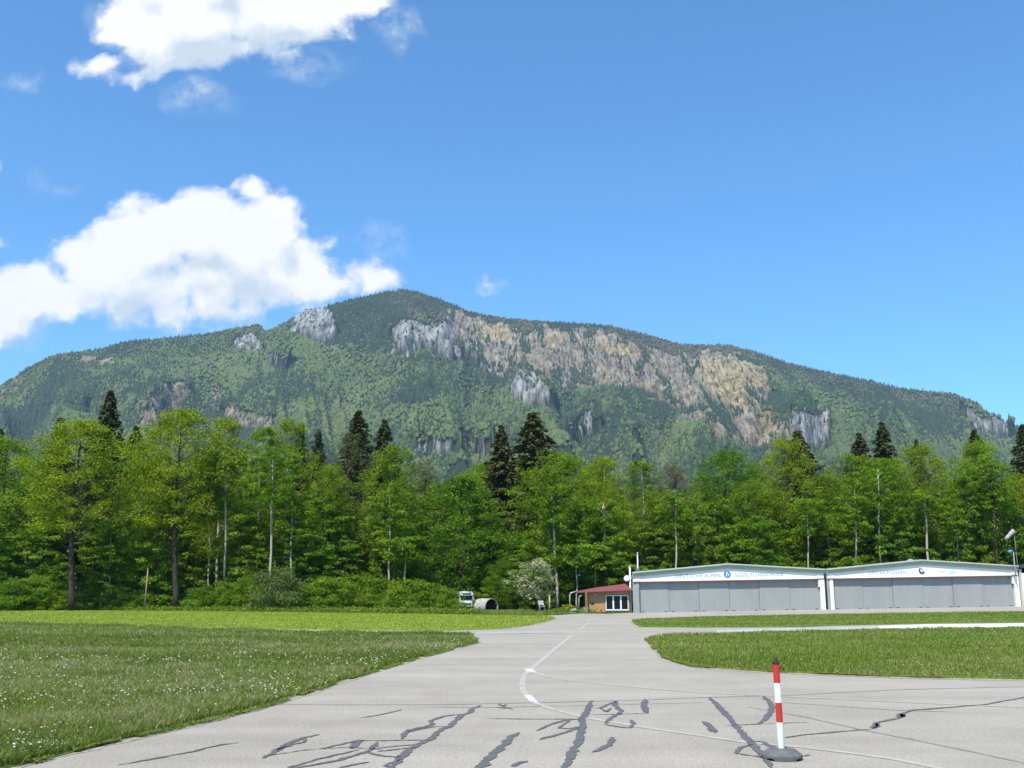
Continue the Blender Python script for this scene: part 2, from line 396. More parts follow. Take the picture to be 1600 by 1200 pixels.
# grass bank in front of the hut and under the forest edge
BANK = PG([(744,961.2),(820,962.3),(872,961.2),(905,958.8),(915,958.4),(985,957.5),(998,956.5)]) + [(12.2, 104), (8, 112), (-9, 118), (-20, 120)]
sheet('verge', BANK, 0.02, m_ground('verge_turf', (0.05, 0.08, 0.012), (0.085, 0.13, 0.02), (0.12, 0.16, 0.035), 0.5), 3, wobble=0.3)

# painted lines, seams and sealed cracks
LINEW = paint('worn_white_marking', (0.56, 0.55, 0.52), 0.2, 2.2, 0.8)
_n = NT('faded_marking'); _c = _n.noise(3.5, 6, 0.75); _n.col(_n.ramp(_c, [(0.38, (0.325, 0.295, 0.24)), (0.52, (0.375, 0.35, 0.30)), (0.7, (0.43, 0.41, 0.37))])).rough(0.85); LINEF = _n.m
_n = NT('crack_sealant'); _c = _n.noise(5, 5, 0.7); _n.col(_n.ramp(_c, [(0.3, (0.085, 0.083, 0.083)), (0.7, (0.13, 0.127, 0.125))])).rough(0.75).bump(_n.noise(60, 3), 0.3, 0.01); SEAL = _n.m
_n = NT('joint_seal'); _c = _n.noise(1.2, 6, 0.7); _n.col(_n.ramp(_c, [(0.35, (0.15, 0.142, 0.132)), (0.7, (0.235, 0.22, 0.195))])).rough(0.85); JOINT = _n.m
def ribbon(V, F, pts, w, z, jit=0.0, taper=True, seg=0.12):
    P = [Vector((*gp(*p)[:2], 0)) for p in pts]
    Q = []; 
    for a, b in zip(P, P[1:]):
        n = max(1, int((b - a).length / seg))
        for k in range(n): Q.append(a.lerp(b, k / n))
    Q.append(P[-1]); n = len(Q); base = len(V)
    ph = random.random() * 99
    for i, q in enumerate(Q):
        d = (Q[min(i + 1, n - 1)] - Q[max(i - 1, 0)]).normalized(); nr = Vector((-d.y, d.x, 0))
        t = i / max(1, n - 1); ww = w * (0.55 + 0.9 * float(fbm(i * 0.35 + ph, ph, 3, 3))) if jit else w
        if taper: ww *= min(1, 0.35 + 5 * min(t, 1 - t))
        s = (float(fbm(i * 0.5 + ph, 7 + ph, 3, 8)) - 0.5) * jit
        for sg in (-1, 1):
            p = q + nr * (s + sg * ww / 2 + ((random.random() - 0.5) * 0.02 if jit else 0)); V.append((p.x, p.y, gz(p.x, p.y) + z))
    for i in range(n - 1): F.append((base + 2 * i, base + 2 * i + 2, base + 2 * i + 3, base + 2 * i + 1))
def ribbons(name, lst, mat, z, kind='structure', **kw):
    jit_ = kw.get('jit')
    V, F = [], []
    for pts, w in lst: ribbon(V, F, pts, w * (.80 if kind == 'stuff' else .7 if jit_ else 1), z, **kw)
    o = mesh_np(name, V, [f[::-1] for f in F], mat, nper=4)
    for p in o.data.polygons: pass
    bm = bmesh.new(); bm.from_mesh(o.data)
    for f in bm.faces:
        f.normal_update()
        if f.normal.z < 0: f.normal_flip()
    bm.to_mesh(o.data); bm.free()
    return tag(o, kind=kind)
ribbons('road_marking', [([(893,993),(872,1010),(852,1027),(830,1046)], 0.16), ([(922,972),(905,984)], 0.16),
    ([(826,1047.5),(819,1056),(816,1066),(817,1078),(824,1089),(838,1099),(862,1108),(885,1114),(912,1121)], 0.11)], LINEF, 0.005, taper=False)
ribbons('road_marking', [([(824,1086),(834,1097)], 0.13), ([(826,1045),(831,1051)], 0.2)], LINEW, 0.006, taper=False)
ribbons('road_marking', [([(912,1121),(1000,1136),(1090,1149),(1165,1160),(1250,1167.5),(1330,1177),(1400,1187),(1470,1201),(1530,1214)], 0.12)], LINEF, 0.005, taper=False)
ribbons('road_marking', [([(830,1049),(850,1056),(880,1062),(940,1069),(1000,1074.5),(1100,1083),(1220,1088),(1400,1097),(1600,1105.5),(1700,1110)], 0.12)], LINEF, 0.005, taper=False)
ribbons('tarmac_joint', [([(430,1101),(560,1101.5),(700,1101),(840,1098),(1000,1094),(1100,1090),(1240,1086),(1400,1078),(1600,1073),(1800,1067)], 0.11),
    ([(1225,1098),(1400,1110),(1500,1113)], 0.07), ([(1170,1105),(1260,1121),(1345,1140),(1430,1157),(1520,1175),(1620,1197)], 0.06),
    ([(640,1104),(760,1106),(1100,1098)], 0.05)], JOINT, 0.003, jit=0.03)
CR = [
 ([(185,1196),(240,1186),(300,1175),(345,1164),(372,1161)], .06), ([(565,1122),(595,1117),(629,1109)], .05),
 ([(409,1185),(425,1178),(440,1168),(460,1158),(475,1153),(500,1148)], .10), ([(432,1173),(455,1164),(476,1160),(478,1153)], .05), ([(420,1181),(480,1172),(540,1168),(600,1172)], .035),
 ([(752,1102.5),(737,1108),(735,1114),(722,1117),(710,1128),(704,1135),(690,1140),(672,1156),(655,1163),(640,1172),(630,1182),(622,1188),(600,1198)], .11),
 ([(722,1116),(695,1119),(672,1127),(676,1133),(664,1136),(640,1141),(634,1145),(628,1155)], .08), ([(704,1135),(680,1136),(660,1139),(634,1145)], .05),
 ([(670,1157),(625,1157),(600,1158),(560,1157),(535,1163),(500,1171)], .05), ([(590,1160),(580,1171),(573,1175),(530,1188),(490,1196),(455,1201)], .08),
 ([(565,1157),(555,1163),(549,1170)], .10), ([(655,1163),(600,1168),(575,1172)], .045), ([(650,1168),(590,1175)], .04), ([(560,1172),(500,1186),(450,1200)], .06), ([(573,1176),(600,1182),(630,1184)], .05),
 ([(577,1191),(530,1200)], .06), ([(626,1188),(612,1199),(600,1205)], .07),
 ([(810,1145),(797,1153),(790,1163),(778,1172),(765,1184),(752,1198),(745,1206)], .13),
 ([(779,1100),(786,1104),(790,1101)], .05), ([(786,1104),(802,1109)], .05), ([(775,1105),(790,1108)], .04), ([(755,1123),(840,1124),(915,1124)], .06),
 ([(925,1095),(920,1104),(916,1115),(909,1124),(911,1134),(908,1146),(905,1158),(897,1170),(890,1185),(882,1200),(878,1210)], .12),
 ([(908,1124),(885,1125),(862,1132),(838,1142)], .07), ([(890,1125),(883,1131),(873,1138),(890,1139),(905,1136)], .055), ([(905,1138),(880,1146),(843,1156)], .08),
 ([(963,1095),(960,1102),(972,1112),(966,1116),(955,1122),(945,1132)], .09), ([(945,1132),(965,1136),(984,1138),(990,1132),(985,1125)], .075),
 ([(925,1107),(940,1106),(952,1100),(963,1096)], .07), ([(937,1107),(948,1113),(955,1106)], .06), ([(925,1117),(975,1116),(1010,1115)], .05), ([(1008,1093),(1006,1104),(1011,1115)], .12),
 ([(957,1152),(952,1164),(940,1170),(927,1176)], .10), ([(1108,1090),(1125,1106),(1145,1128),(1163,1150),(1180,1168),(1196,1185),(1204,1200)], .115),
 ([(1100,1128),(1108,1135),(1118,1145)], .11), ([(1122,1135),(1160,1133),(1200,1131),(1265,1129)], .045),
 ([(1192,1088),(1202,1096),(1207,1106),(1202,1116),(1197,1123),(1187,1131)], .11), ([(1173,1158),(1190,1160),(1212,1170)], .075), ([(1150,1178),(1157,1168),(1175,1164)], .08), ([(1152,1178),(1180,1182),(1200,1186)], .05),
 ([(1225,1153),(1260,1148),(1320,1143),(1362,1140)], .06), ([(1362,1139),(1370,1136),(1369,1130),(1385,1126),(1403,1123),(1412,1120),(1408,1116),(1425,1110),(1480,1106),(1540,1101),(1600,1090),(1700,1076)], .075),
 ([(1366,1138),(1370,1131)], .13), ([(1406,1121),(1410,1116)], .14), ([(800,1198),(812,1192),(825,1190)], .08), ([(1248,1183),(1266,1180)], .04),  # the last ribbon is a short dark streak right of the marker foot
]
for pts, w in CR: ribbons('crack_repair', [(pts, w)], SEAL, 0.016, jit=0.05, seg=0.07) if False else None
ribbons('crack_sealing', CR, SEAL, 0.007, kind='stuff', jit=0.045, seg=0.05)
_n = NT('gritty_edge'); _c = _n.noise(7, 5, 0.7); _n.col(_n.ramp(_c, [(0.35, (0.19, 0.16, 0.10)), (0.6, (0.36, 0.32, 0.25))])).rough(0.95).bump(_n.noise(50, 3), .4, .02); GRIT = _n.m
ribbons('gravel_edge', [([(735,992.5),(749,1004.5),(700,1017),(650,1030),(600,1045),(530,1067),(460,1090.5),(400,1108.5),(330,1126),(250,1145),(125,1174.5),(20,1201),(-60,1216)], 0.34),
    ([(1050,992),(1012.5,996.5),(1023,1011.5),(1038,1026),(1062,1036.5),(1100,1044.5),(1200,1051.5),(1400,1059.5),(1600,1063.5),(1900,1070)], 0.40),
    ([(868,967),(850,973),(825,978.5),(780,984)], 0.4), ([(988,968),(988,974),(1000,981),(1100,982)], 0.3)], GRIT, 0.004, jit=0.12, seg=0.15)
# pale runway surface to the right, between the two grass areas
RW = PG([(1372,978.5),(1450,976),(1600,974.5),(1750,972.5),(1750,979.5),(1600,981.2),(1450,982.5),(1374,983)])
sheet('runway_paint', RW, 0.012, paint('runway_white', (0.74, 0.74, 0.75), 0.05, 0.5, 0.7), 3)
TX = PG([(300,983.5),(560,987.5),(760,988.2),(880,986.5),(880,989),(760,991),(560,991),(300,987)])
RW2 = PG([(1120,984.5),(1250,981.7),(1371,978.7),(1373,982.5),(1250,986),(1120,989)])
sheet('taxi_marking', RW2, 0.010, paint('worn_runway_paint', (0.42, 0.41, 0.39), 0.15, 0.5, 0.8), 3)
sheet('taxi_marking', TX, 0.010, paint('taxi_pale', (0.36, 0.34, 0.31), 0.1, 0.7, 0.8), 3)

# ------------------------------------------------------------------ grass blades and flowers
def blades(name, poly, n, hgt, wid, y_ref, colors, mat=GRASS, ymax=400, pw=1.3, lean=0.5, heightvar=None, z0=0.02):
    xs = np.array([p[0] for p in poly]); ys = np.array([p[1] for p in poly])
    got = []
    y0, y1 = max(ys.min(), 3.5), min(ys.max(), ymax); tot = 0
    while tot < n:
        m_ = n * 3; u = RNG.random(m_)
        e = 1 - pw; Y = (y0 ** e + u * (y1 ** e - y0 ** e)) ** (1 / e) if abs(e) > 1e-3 else y0 * (y1 / y0) ** u
        X = (RNG.random(m_) * 2 - 1) * (Y * 0.56 + 2.0)
        ok = in_poly(X, Y, poly); X, Y = X[ok], Y[ok]
        got.append((X, Y)); tot += len(X)
    X = np.concatenate([a for a, b in got])[:n]; Y = np.concatenate([b for a, b in got])[:n]
    lod = (np.maximum(Y, y_ref) / y_ref) ** 0.8
    clump = fbm(X * 0.8, Y * 0.8, 4, 21); c2 = fbm(X * 3, Y * 3, 2, 31)
    h = hgt * (0.35 + 1.1 * clump * (0.5 + RNG.random(n))) * (0.8 + 0.2 * lod)
    w = wid * (0.6 + 0.8 * RNG.random(n)) * lod
    a = RNG.random(n) * 2 * np.pi; la = RNG.random(n) * 2 * np.pi; ln = lean * (0.3 + RNG.random(n))
    Z = hz(X, Y) + z0
    dx, dy = np.cos(a) * w / 2, np.sin(a) * w / 2
    mx = X + np.cos(la) * h * ln * 0.35; my = Y + np.sin(la) * h * ln * 0.35
    tx = X + np.cos(la) * h * ln; ty = Y + np.sin(la) * h * ln
    V = np.empty((n, 5, 3), np.float32)
    V[:, 0] = np.stack([X - dx, Y - dy, Z], 1); V[:, 1] = np.stack([X + dx, Y + dy, Z], 1)
    V[:, 2] = np.stack([mx + dx * .8, my + dy * .8, Z + h * 0.6], 1); V[:, 3] = np.stack([mx - dx * .8, my - dy * .8, Z + h * 0.6], 1)
    V[:, 4] = np.stack([tx, ty, Z + h], 1)
    b = (np.arange(n) * 5)[:, None]
    F = np.concatenate([b + np.array([[0, 1, 2]]), b + np.array([[0, 2, 3]]), b + np.array([[3, 2, 4]])], 0)
    cols = np.array(colors); k = (np.clip(clump * 0.7 + c2 * 0.3 + 0.9 * (fbm(X * 0.06, Y * 0.30, 3, 37) - 0.5) + RNG.normal(0, 0.22, n) - 0.03, 0, 0.999) * len(cols)).astype(int)
    c = cols[k] * (0.75 + 0.5 * RNG.random((n, 1)))
    C = np.repeat(c[:, None, :], 5, 1)
    o = mesh_np(name, V, F, mat, col=C.reshape(-1, 3))
    return o
def flowers(name, poly, n, r, hgt, color, seed, thr, ymin=9, ymax=60, label=None):
    got = []
    tot = 0
    while tot < n:
        m_ = n * 6; Y = ymin * (ymax / ymin) ** RNG.random(m_); X = (RNG.random(m_) * 2 - 1) * (Y * 0.56 + 1)
        d = fbm(X * 0.35, Y * 0.35, 3, seed); ok = in_poly(X, Y, poly) & (d + RNG.normal(0, 0.06, m_) > thr)
        got.append((X[ok], Y[ok])); tot += ok.sum()
    X = np.concatenate([a for a, b in got])[:n]; Y = np.concatenate([b for a, b in got])[:n]
    Z = hz(X, Y) + hgt * (0.6 + 0.6 * RNG.random(n)); rr = r * (0.7 + 0.6 * RNG.random(n)) * (Y / 12).clip(1, 2.2) ** 0.6
    O = np.array([(1, 0, 0), (0, 1, 0), (-1, 0, 0), (0, -1, 0), (0, 0, .8), (0, 0, -.8)])
    V = np.stack([X, Y, Z], 1)[:, None, :] + O[None] * rr[:, None, None]
    T = np.array([(0, 1, 4), (1, 2, 4), (2, 3, 4), (3, 0, 4), (1, 0, 5), (2, 1, 5), (3, 2, 5), (0, 3, 5)])
    F = (np.arange(n) * 6)[:, None, None] + T[None]
    o = mesh_np(name, V.reshape(-1, 3), F.reshape(-1, 3), paint(name + '_petal', color, 0.15, 8, 0.8, bump=0))
    return tag(o, label, 'flowers', None, 'stuff')
GC = [(0.10, 0.145, 0.026), (0.13, 0.18, 0.03), (0.155, 0.205, 0.036), (0.19, 0.235, 0.05), (0.25, 0.27, 0.085), (0.36, 0.33, 0.19)]
GM = [(0.13, 0.185, 0.026), (0.16, 0.21, 0.03), (0.185, 0.235, 0.04), (0.22, 0.26, 0.055), (0.29, 0.28, 0.11)]
GB = [(0.19, 0.26, 0.022), (0.22, 0.28, 0.028), (0.245, 0.295, 0.036), (0.28, 0.30, 0.055)]
tag(blades('meadow_grass', MEADOW, 400000, 0.115, 0.009, 10, GC, lean=0.75), 'long rough meadow grass filling the field left of the tarmac', 'grass', kind='stuff')
tag(blades('meadow_grass', RMEAD, 110000, 0.10, 0.012, 14, GM, lean=0.6), 'short flowery grass of the meadow right of the tarmac', 'grass', kind='stuff')
tag(blades('lawn_grass', FIELD, 70000, 0.055, 0.03, 40, GB, lean=0.6, pw=1.0), 'bright mown grass between the taxiway and the left wood', 'grass', kind='stuff')
tag(blades('lawn_grass', STRIP, 40000, 0.07, 0.03, 40, GM, lean=0.6, pw=1.0), 'narrow mown grass strip in front of the hangars', 'grass', kind='stuff')
def fringe(name, pts, n, label):
    P = [np.array(gp(*p)[:2]) for p in pts]; rng = np.random.default_rng(3); L = np.array([np.linalg.norm(b - a) for a, b in zip(P, P[1:])])
    seg = rng.choice(len(L), n, p=L / L.sum()); t = rng.random(n)[:, None]; A = np.array(P); C = A[seg] * (1 - t) + A[seg + 1] * t
    keep = fbm(C[:, 0] * 1.6, C[:, 1] * 1.6, 3, 41) > 0.44; C = C[keep]; n = len(C); d = np.array([0.75, -0.65]); C = C + d[None] * (rng.random((n, 1)) ** 1.6 - 0.62) * 0.55 * fbm(C[:, 0] * 1.1, C[:, 1] * 1.1, 3, 43)[:, None]
    P3 = np.stack([C[:, 0], C[:, 1], hz(C[:, 0], C[:, 1]) + 0.012 + 0.03 * rng.random(n)], 1)
    a = rng.random(n) * 6.283; s_ = 0.008 + 0.014 * rng.random(n); up = 0.02 + 0.035 * rng.random(n)
    V = np.stack([P3 - np.stack([np.cos(a) * s_, np.sin(a) * s_, 0 * a], 1), P3 + np.stack([np.cos(a) * s_, np.sin(a) * s_, 0 * a], 1), P3 + np.stack([np.sin(a) * up, np.cos(a) * up, up * .25], 1)], 1)
    c = np.array([(0.13, 0.21, 0.02), (0.19, 0.26, 0.03), (0.25, 0.25, 0.09), (0.30, 0.26, 0.15)])[rng.choice(4, n, p=[.45, .3, .15, .1])] * (0.7 + 0.6 * rng.random((n, 1)))
    tag(mesh_np(name, V.reshape(-1, 3), np.arange(n * 3).reshape(-1, 3), GRASS, col=np.repeat(c, 3, 0)), label, 'weeds', kind='stuff')
fringe('verge_weeds', [(745,1004.5),(700,1017),(650,1030),(600,1045),(530,1067),(460,1090),(400,1108),(330,1125),(250,1144),(125,1173),(20,1200)], 42000, 'low weeds and moss creeping onto the tarmac along the left meadow')
fringe('verge_weeds', [(1014,998),(1024,1012),(1040,1026),(1062,1036),(1100,1044),(1200,1051),(1400,1059),(1600,1063)], 26000, 'low weeds creeping onto the tarmac along the right meadow')
flowers('dandelion_clocks', MEADOW, 2500, 0.0145, 0.13, (0.56, 0.53, 0.43), 71, 0.47, ymin=9, label='white dandelion seed heads scattered through the left meadow')
tag(blades('verge_grass', BANK, 26000, 0.10, 0.05, 40, GM, lean=0.6, pw=1.0), 'rough verge grass between the left wood, the shelter and the hut', 'grass', kind='stuff')
flowers('yellow_flowers', MEADOW, 420, 0.013, 0.12, (0.70, 0.55, 0.03), 73, 0.56, ymin=9, label='yellow dandelions scattered through the left meadow')
flowers('dandelion_clocks', RMEAD, 1600, 0.012, 0.07, (0.50, 0.50, 0.42), 75, 0.45, ymin=18, ymax=52, label='white flower heads scattered through the right meadow')
flowers('small_daisies', MEADOW, 9000, 0.0075, 0.09, (0.46, 0.43, 0.36), 79, 0.42, ymin=9, ymax=30, label='tiny pale daisies along the near edge of the left meadow')

# ------------------------------------------------------------------ mountain
RIDGE = [(-300,720),(-100,650),(0,604),(45,574),(85,556),(115,551),(150,547),(200,534),(260,529),(330,521),(375,512),(405,507),(414,518),(430,512),(455,499),(480,483),(510,479),(530,473),(570,464),(600,457),(630,453),(650,456),(690,469),(730,486),(770,495),(820,501),(880,504),(930,507),(960,512),(1010,523),(1060,538),(1100,540),(1140,540),(1180,551),(1230,568),(1280,579),(1340,592),(1400,606),(1450,612),(1490,616),(1520,629),(1545,648),(1570,661),(1600,671),(1700,705),(1900,760)]
rk = np.array([ks(*p) for p in RIDGE])
def KP(l): return [ks(*p) for p in l]
ROCK = [KP(l) for l in (
 [(455,500),(480,481),(512,478),(522,500),(530,530),(500,535),(470,530),(455,515)],
 [(612,550),(610,530),(618,505),(640,500),(655,508),(680,500),(705,512),(715,535),(735,555),(760,572),(775,590),(745,575),(715,568),(690,556),(655,545),(632,562)],
 [(800,612),(808,585),(825,578),(845,590),(858,615),(876,638),(850,640),(820,630)],
 [(910,690),(911,645),(925,641),(935,660),(942,676),(928,686)],
 [(735,685),(765,680),(768,712),(748,722)],[(640,695),(700,688),(735,700),(700,712),(650,712)],
 [(360,530),(400,522),(412,540),(385,552)],[(988,680),(1000,678),(997,697),(989,697)],[(412,560),(440,555),(455,572),(440,580)],
 [(895,655),(905,650),(905,690),(893,692)],[(1505,640),(1560,655),(1590,680),(1560,690),(1520,672)],[(1240,640),(1290,645),(1300,690),(1230,700)])]
TAN = [KP(l) for l in (
 [(690,478),(730,496),(760,503),(800,508),(825,520),(850,514),(880,512),(930,512),(990,540),(1060,560),(1110,550),(1160,555),(1200,580),(1212,620),(1180,640),(1200,660),(1260,660),(1300,700),(1230,715),(1160,700),(1100,670),(1050,640),(1000,612),(930,606),(880,606),(830,588),(780,588),(735,560),(705,520)],
 [(215,640),(240,605),(300,600),(290,630),(250,655),(215,665)],[(330,610),(350,600),(345,640),(400,650),(430,660),(415,690),(390,670),(330,650)],
 [(120,560),(180,556),(180,568),(125,572)],[(0,605),(30,590),(30,605),(0,620)])]
BARETAN = [KP(l) for l in ([(1085,560),(1120,550),(1190,570),(1208,605),(1170,610),(1165,650),(1130,620),(1100,600)],[(750,510),(800,508),(802,530),(760,530)],
 [(850,522),(890,518),(880,535),(850,540)],[(930,525),(1000,545),(990,560),(940,545)],[(1190,640),(1210,635),(1205,700),(1192,690)])]
LIGHTG = [KP(l) for l in ([(545,545),(575,540),(600,545),(590,600),(600,680),(560,650),(565,600)],[(1235,585),(1260,590),(1330,625),(1380,660),(1370,668),(1300,640),(1240,600)],[(318,590),(335,580),(330,640),(305,640)],
 [(620,640),(800,600),(830,640),(760,680),(650,685),(560,660)],[(0,610),(90,560),(60,600),(0,640)])]
OPENG = [KP(l) for l in ([(316,592),(335,570),(347,598),(330,640),(306,642)],[(345,622),(380,640),(425,655),(418,690),(400,672),(370,650)],[(572,560),(592,556),(586,640),(575,650)])]
LIGHTG += OPENG
BROWN = [KP(l) for l in ([(590,470),(640,462),(700,480),(730,500),(700,512),(660,500),(600,500)],[(800,500),(960,512),(1050,540),(1100,545),(1100,560),(1000,550),(930,518),(830,520)])]
def soft(k, s, polys, wob=0.006, seed=0):
    kk = k + (fbm(k * 90, s * 90, 4, seed) - 0.5) * wob * 3; ss = s + (fbm(k * 90 + 40, s * 90, 4, seed + 7) - 0.5) * wob * 3
    r = np.zeros(np.shape(k), bool)
    for p in polys: r |= in_poly(kk, ss, p)
    return r.astype(float)
def dridge(k): return 3350 - 900 * np.abs(k + 0.1) ** 1.3 + (fbm(k * 6 + 9, k * 0, 3, 4) - 0.5) * 300
Y_FOOT = 900.0
def terrain(k, t):
    Dr = dridge(k); s_r = np.interp(k, rk[:, 0], rk[:, 1])
    Y = Y_FOOT + (Dr - Y_FOOT) * t
    tt = np.clip(t, 0, 1)
    s = s_r * (tt ** 0.85) * (1 - 0.12 * np.sin(np.pi * tt))
    # spurs and gullies run down the slope
    wv = k + 0.03 * (fbm(k * 5, t * 3, 3, 12) - 0.5) * 2 + 0.05 * (t - 0.5)
    rid = 1 - np.abs(2 * fbm(wv * 13, t * 1.3, 4, 22, 0.5) - 1) * 2
    rid2 = 1 - np.abs(2 * fbm(wv * 45, t * 3.0, 3, 33, 0.5) - 1) * 2
    amp = np.sin(np.pi * np.clip(tt, 0, 1)) ** 0.8
    X = k * Y
    z = s * Y + amp * (125 * (rid - 0.4) + 34 * (rid2 - 0.4)) + amp * 10 * (fbm(X / 45, Y / 45, 4, 44) - 0.5)
    rk_ = rockm(k, z / Y)
    z = z + rk_ * (52 * (1 - np.abs(2 * fbm(X / 60, Y / 260, 4, 51, 0.6) - 1) * 2) + 30 * (fbm(X / 24, Y / 60, 3, 52) - 0.5)) * np.minimum(1, amp * 2.5)
    z = np.where(t > 1, z - (t - 1) * 2600, z)
    return X, Y, z
def rockm(k, s): return np.maximum(soft(k, s, ROCK, 0.006, 61), 0.45 * soft(k, s, TAN, 0.007, 62))
ku = np.linspace(ks(-260, 700)[0], ks(1880, 760)[0], 760); tv = np.concatenate([np.linspace(0, 1, 330), [1.03, 1.08, 1.2, 1.4]])
KK, TT = np.meshgrid(ku, tv); MX, MY, MZ = terrain(KK, TT); MZ = MZ + CAMH
MS = (MZ - CAMH) / MY
rock = soft(KK, MS, ROCK, 0.006, 61); tan = soft(KK, MS, TAN, 0.008, 62); bare = soft(KK, MS, BARETAN, 0.006, 63); lg = soft(KK, MS, LIGHTG, 0.008, 64); br = soft(KK, MS, BROWN, 0.008, 65)
nz = fbm(MX / 60, MY / 60, 5, 81)[..., None]; n2 = fbm(MX / 25, MY / 60, 4, 82, 0.6)[..., None]
def C3(c): return np.array(c)[None, None, :]
col = C3((0.040, 0.062, 0.022)) * (0.7 + 0.6 * nz)
def over(col, m_, c): m_ = m_[..., None]; return col * (1 - m_) + c * m_
col = over(col, lg, C3((0.13, 0.18, 0.045)) * (0.8 + 0.4 * nz)); col = over(col, br, C3((0.088, 0.078, 0.055)) * (0.8 + 0.4 * nz))
tanc = C3((0.34, 0.265, 0.155)) * (1 - np.clip(n2 * 3 - 1.1, 0, 1)) + C3((0.38, 0.335, 0.265)) * np.clip(n2 * 3 - 1.1, 0, 1)
col = over(col, tan, tanc * (0.8 + 0.4 * nz)); col = over(col, bare, C3((0.47, 0.37, 0.19)) * (0.85 + 0.3 * nz)); col = over(col, rock, C3((0.42, 0.41, 0.39)) * (0.35 + 1.2 * n2))
ny, nx = KK.shape; idx = np.arange(nx * ny).reshape(ny, nx)
F = np.stack([idx[:-1, :-1], idx[:-1, 1:], idx[1:, 1:], idx[1:, :-1]], -1).reshape(-1, 4)
mm = NT('mountain_surface'); tn = mm.attr('tone')
st = mm.noise(0.06, 7, 0.75, stretch=(1.6, 0.3, 0.32)); cr = mm.noise(0.09, 6, 0.75, stretch=(1.5, 0.8, 0.5))
mm.col(mm.mix(0.75, tn, mm.ramp(st, [(0.40, (0.06,) * 3), (0.5, (0.5,) * 3), (0.59, (0.92,) * 3)]), 'OVERLAY')).rough(0.95).bump(cr, 1.0, 30)
mt = mesh_np('mountain', np.stack([MX, MY, MZ], -1), F, mm.m, nper=4, col=col.reshape(-1, 3), smooth=True); tag(mt, kind='structure')

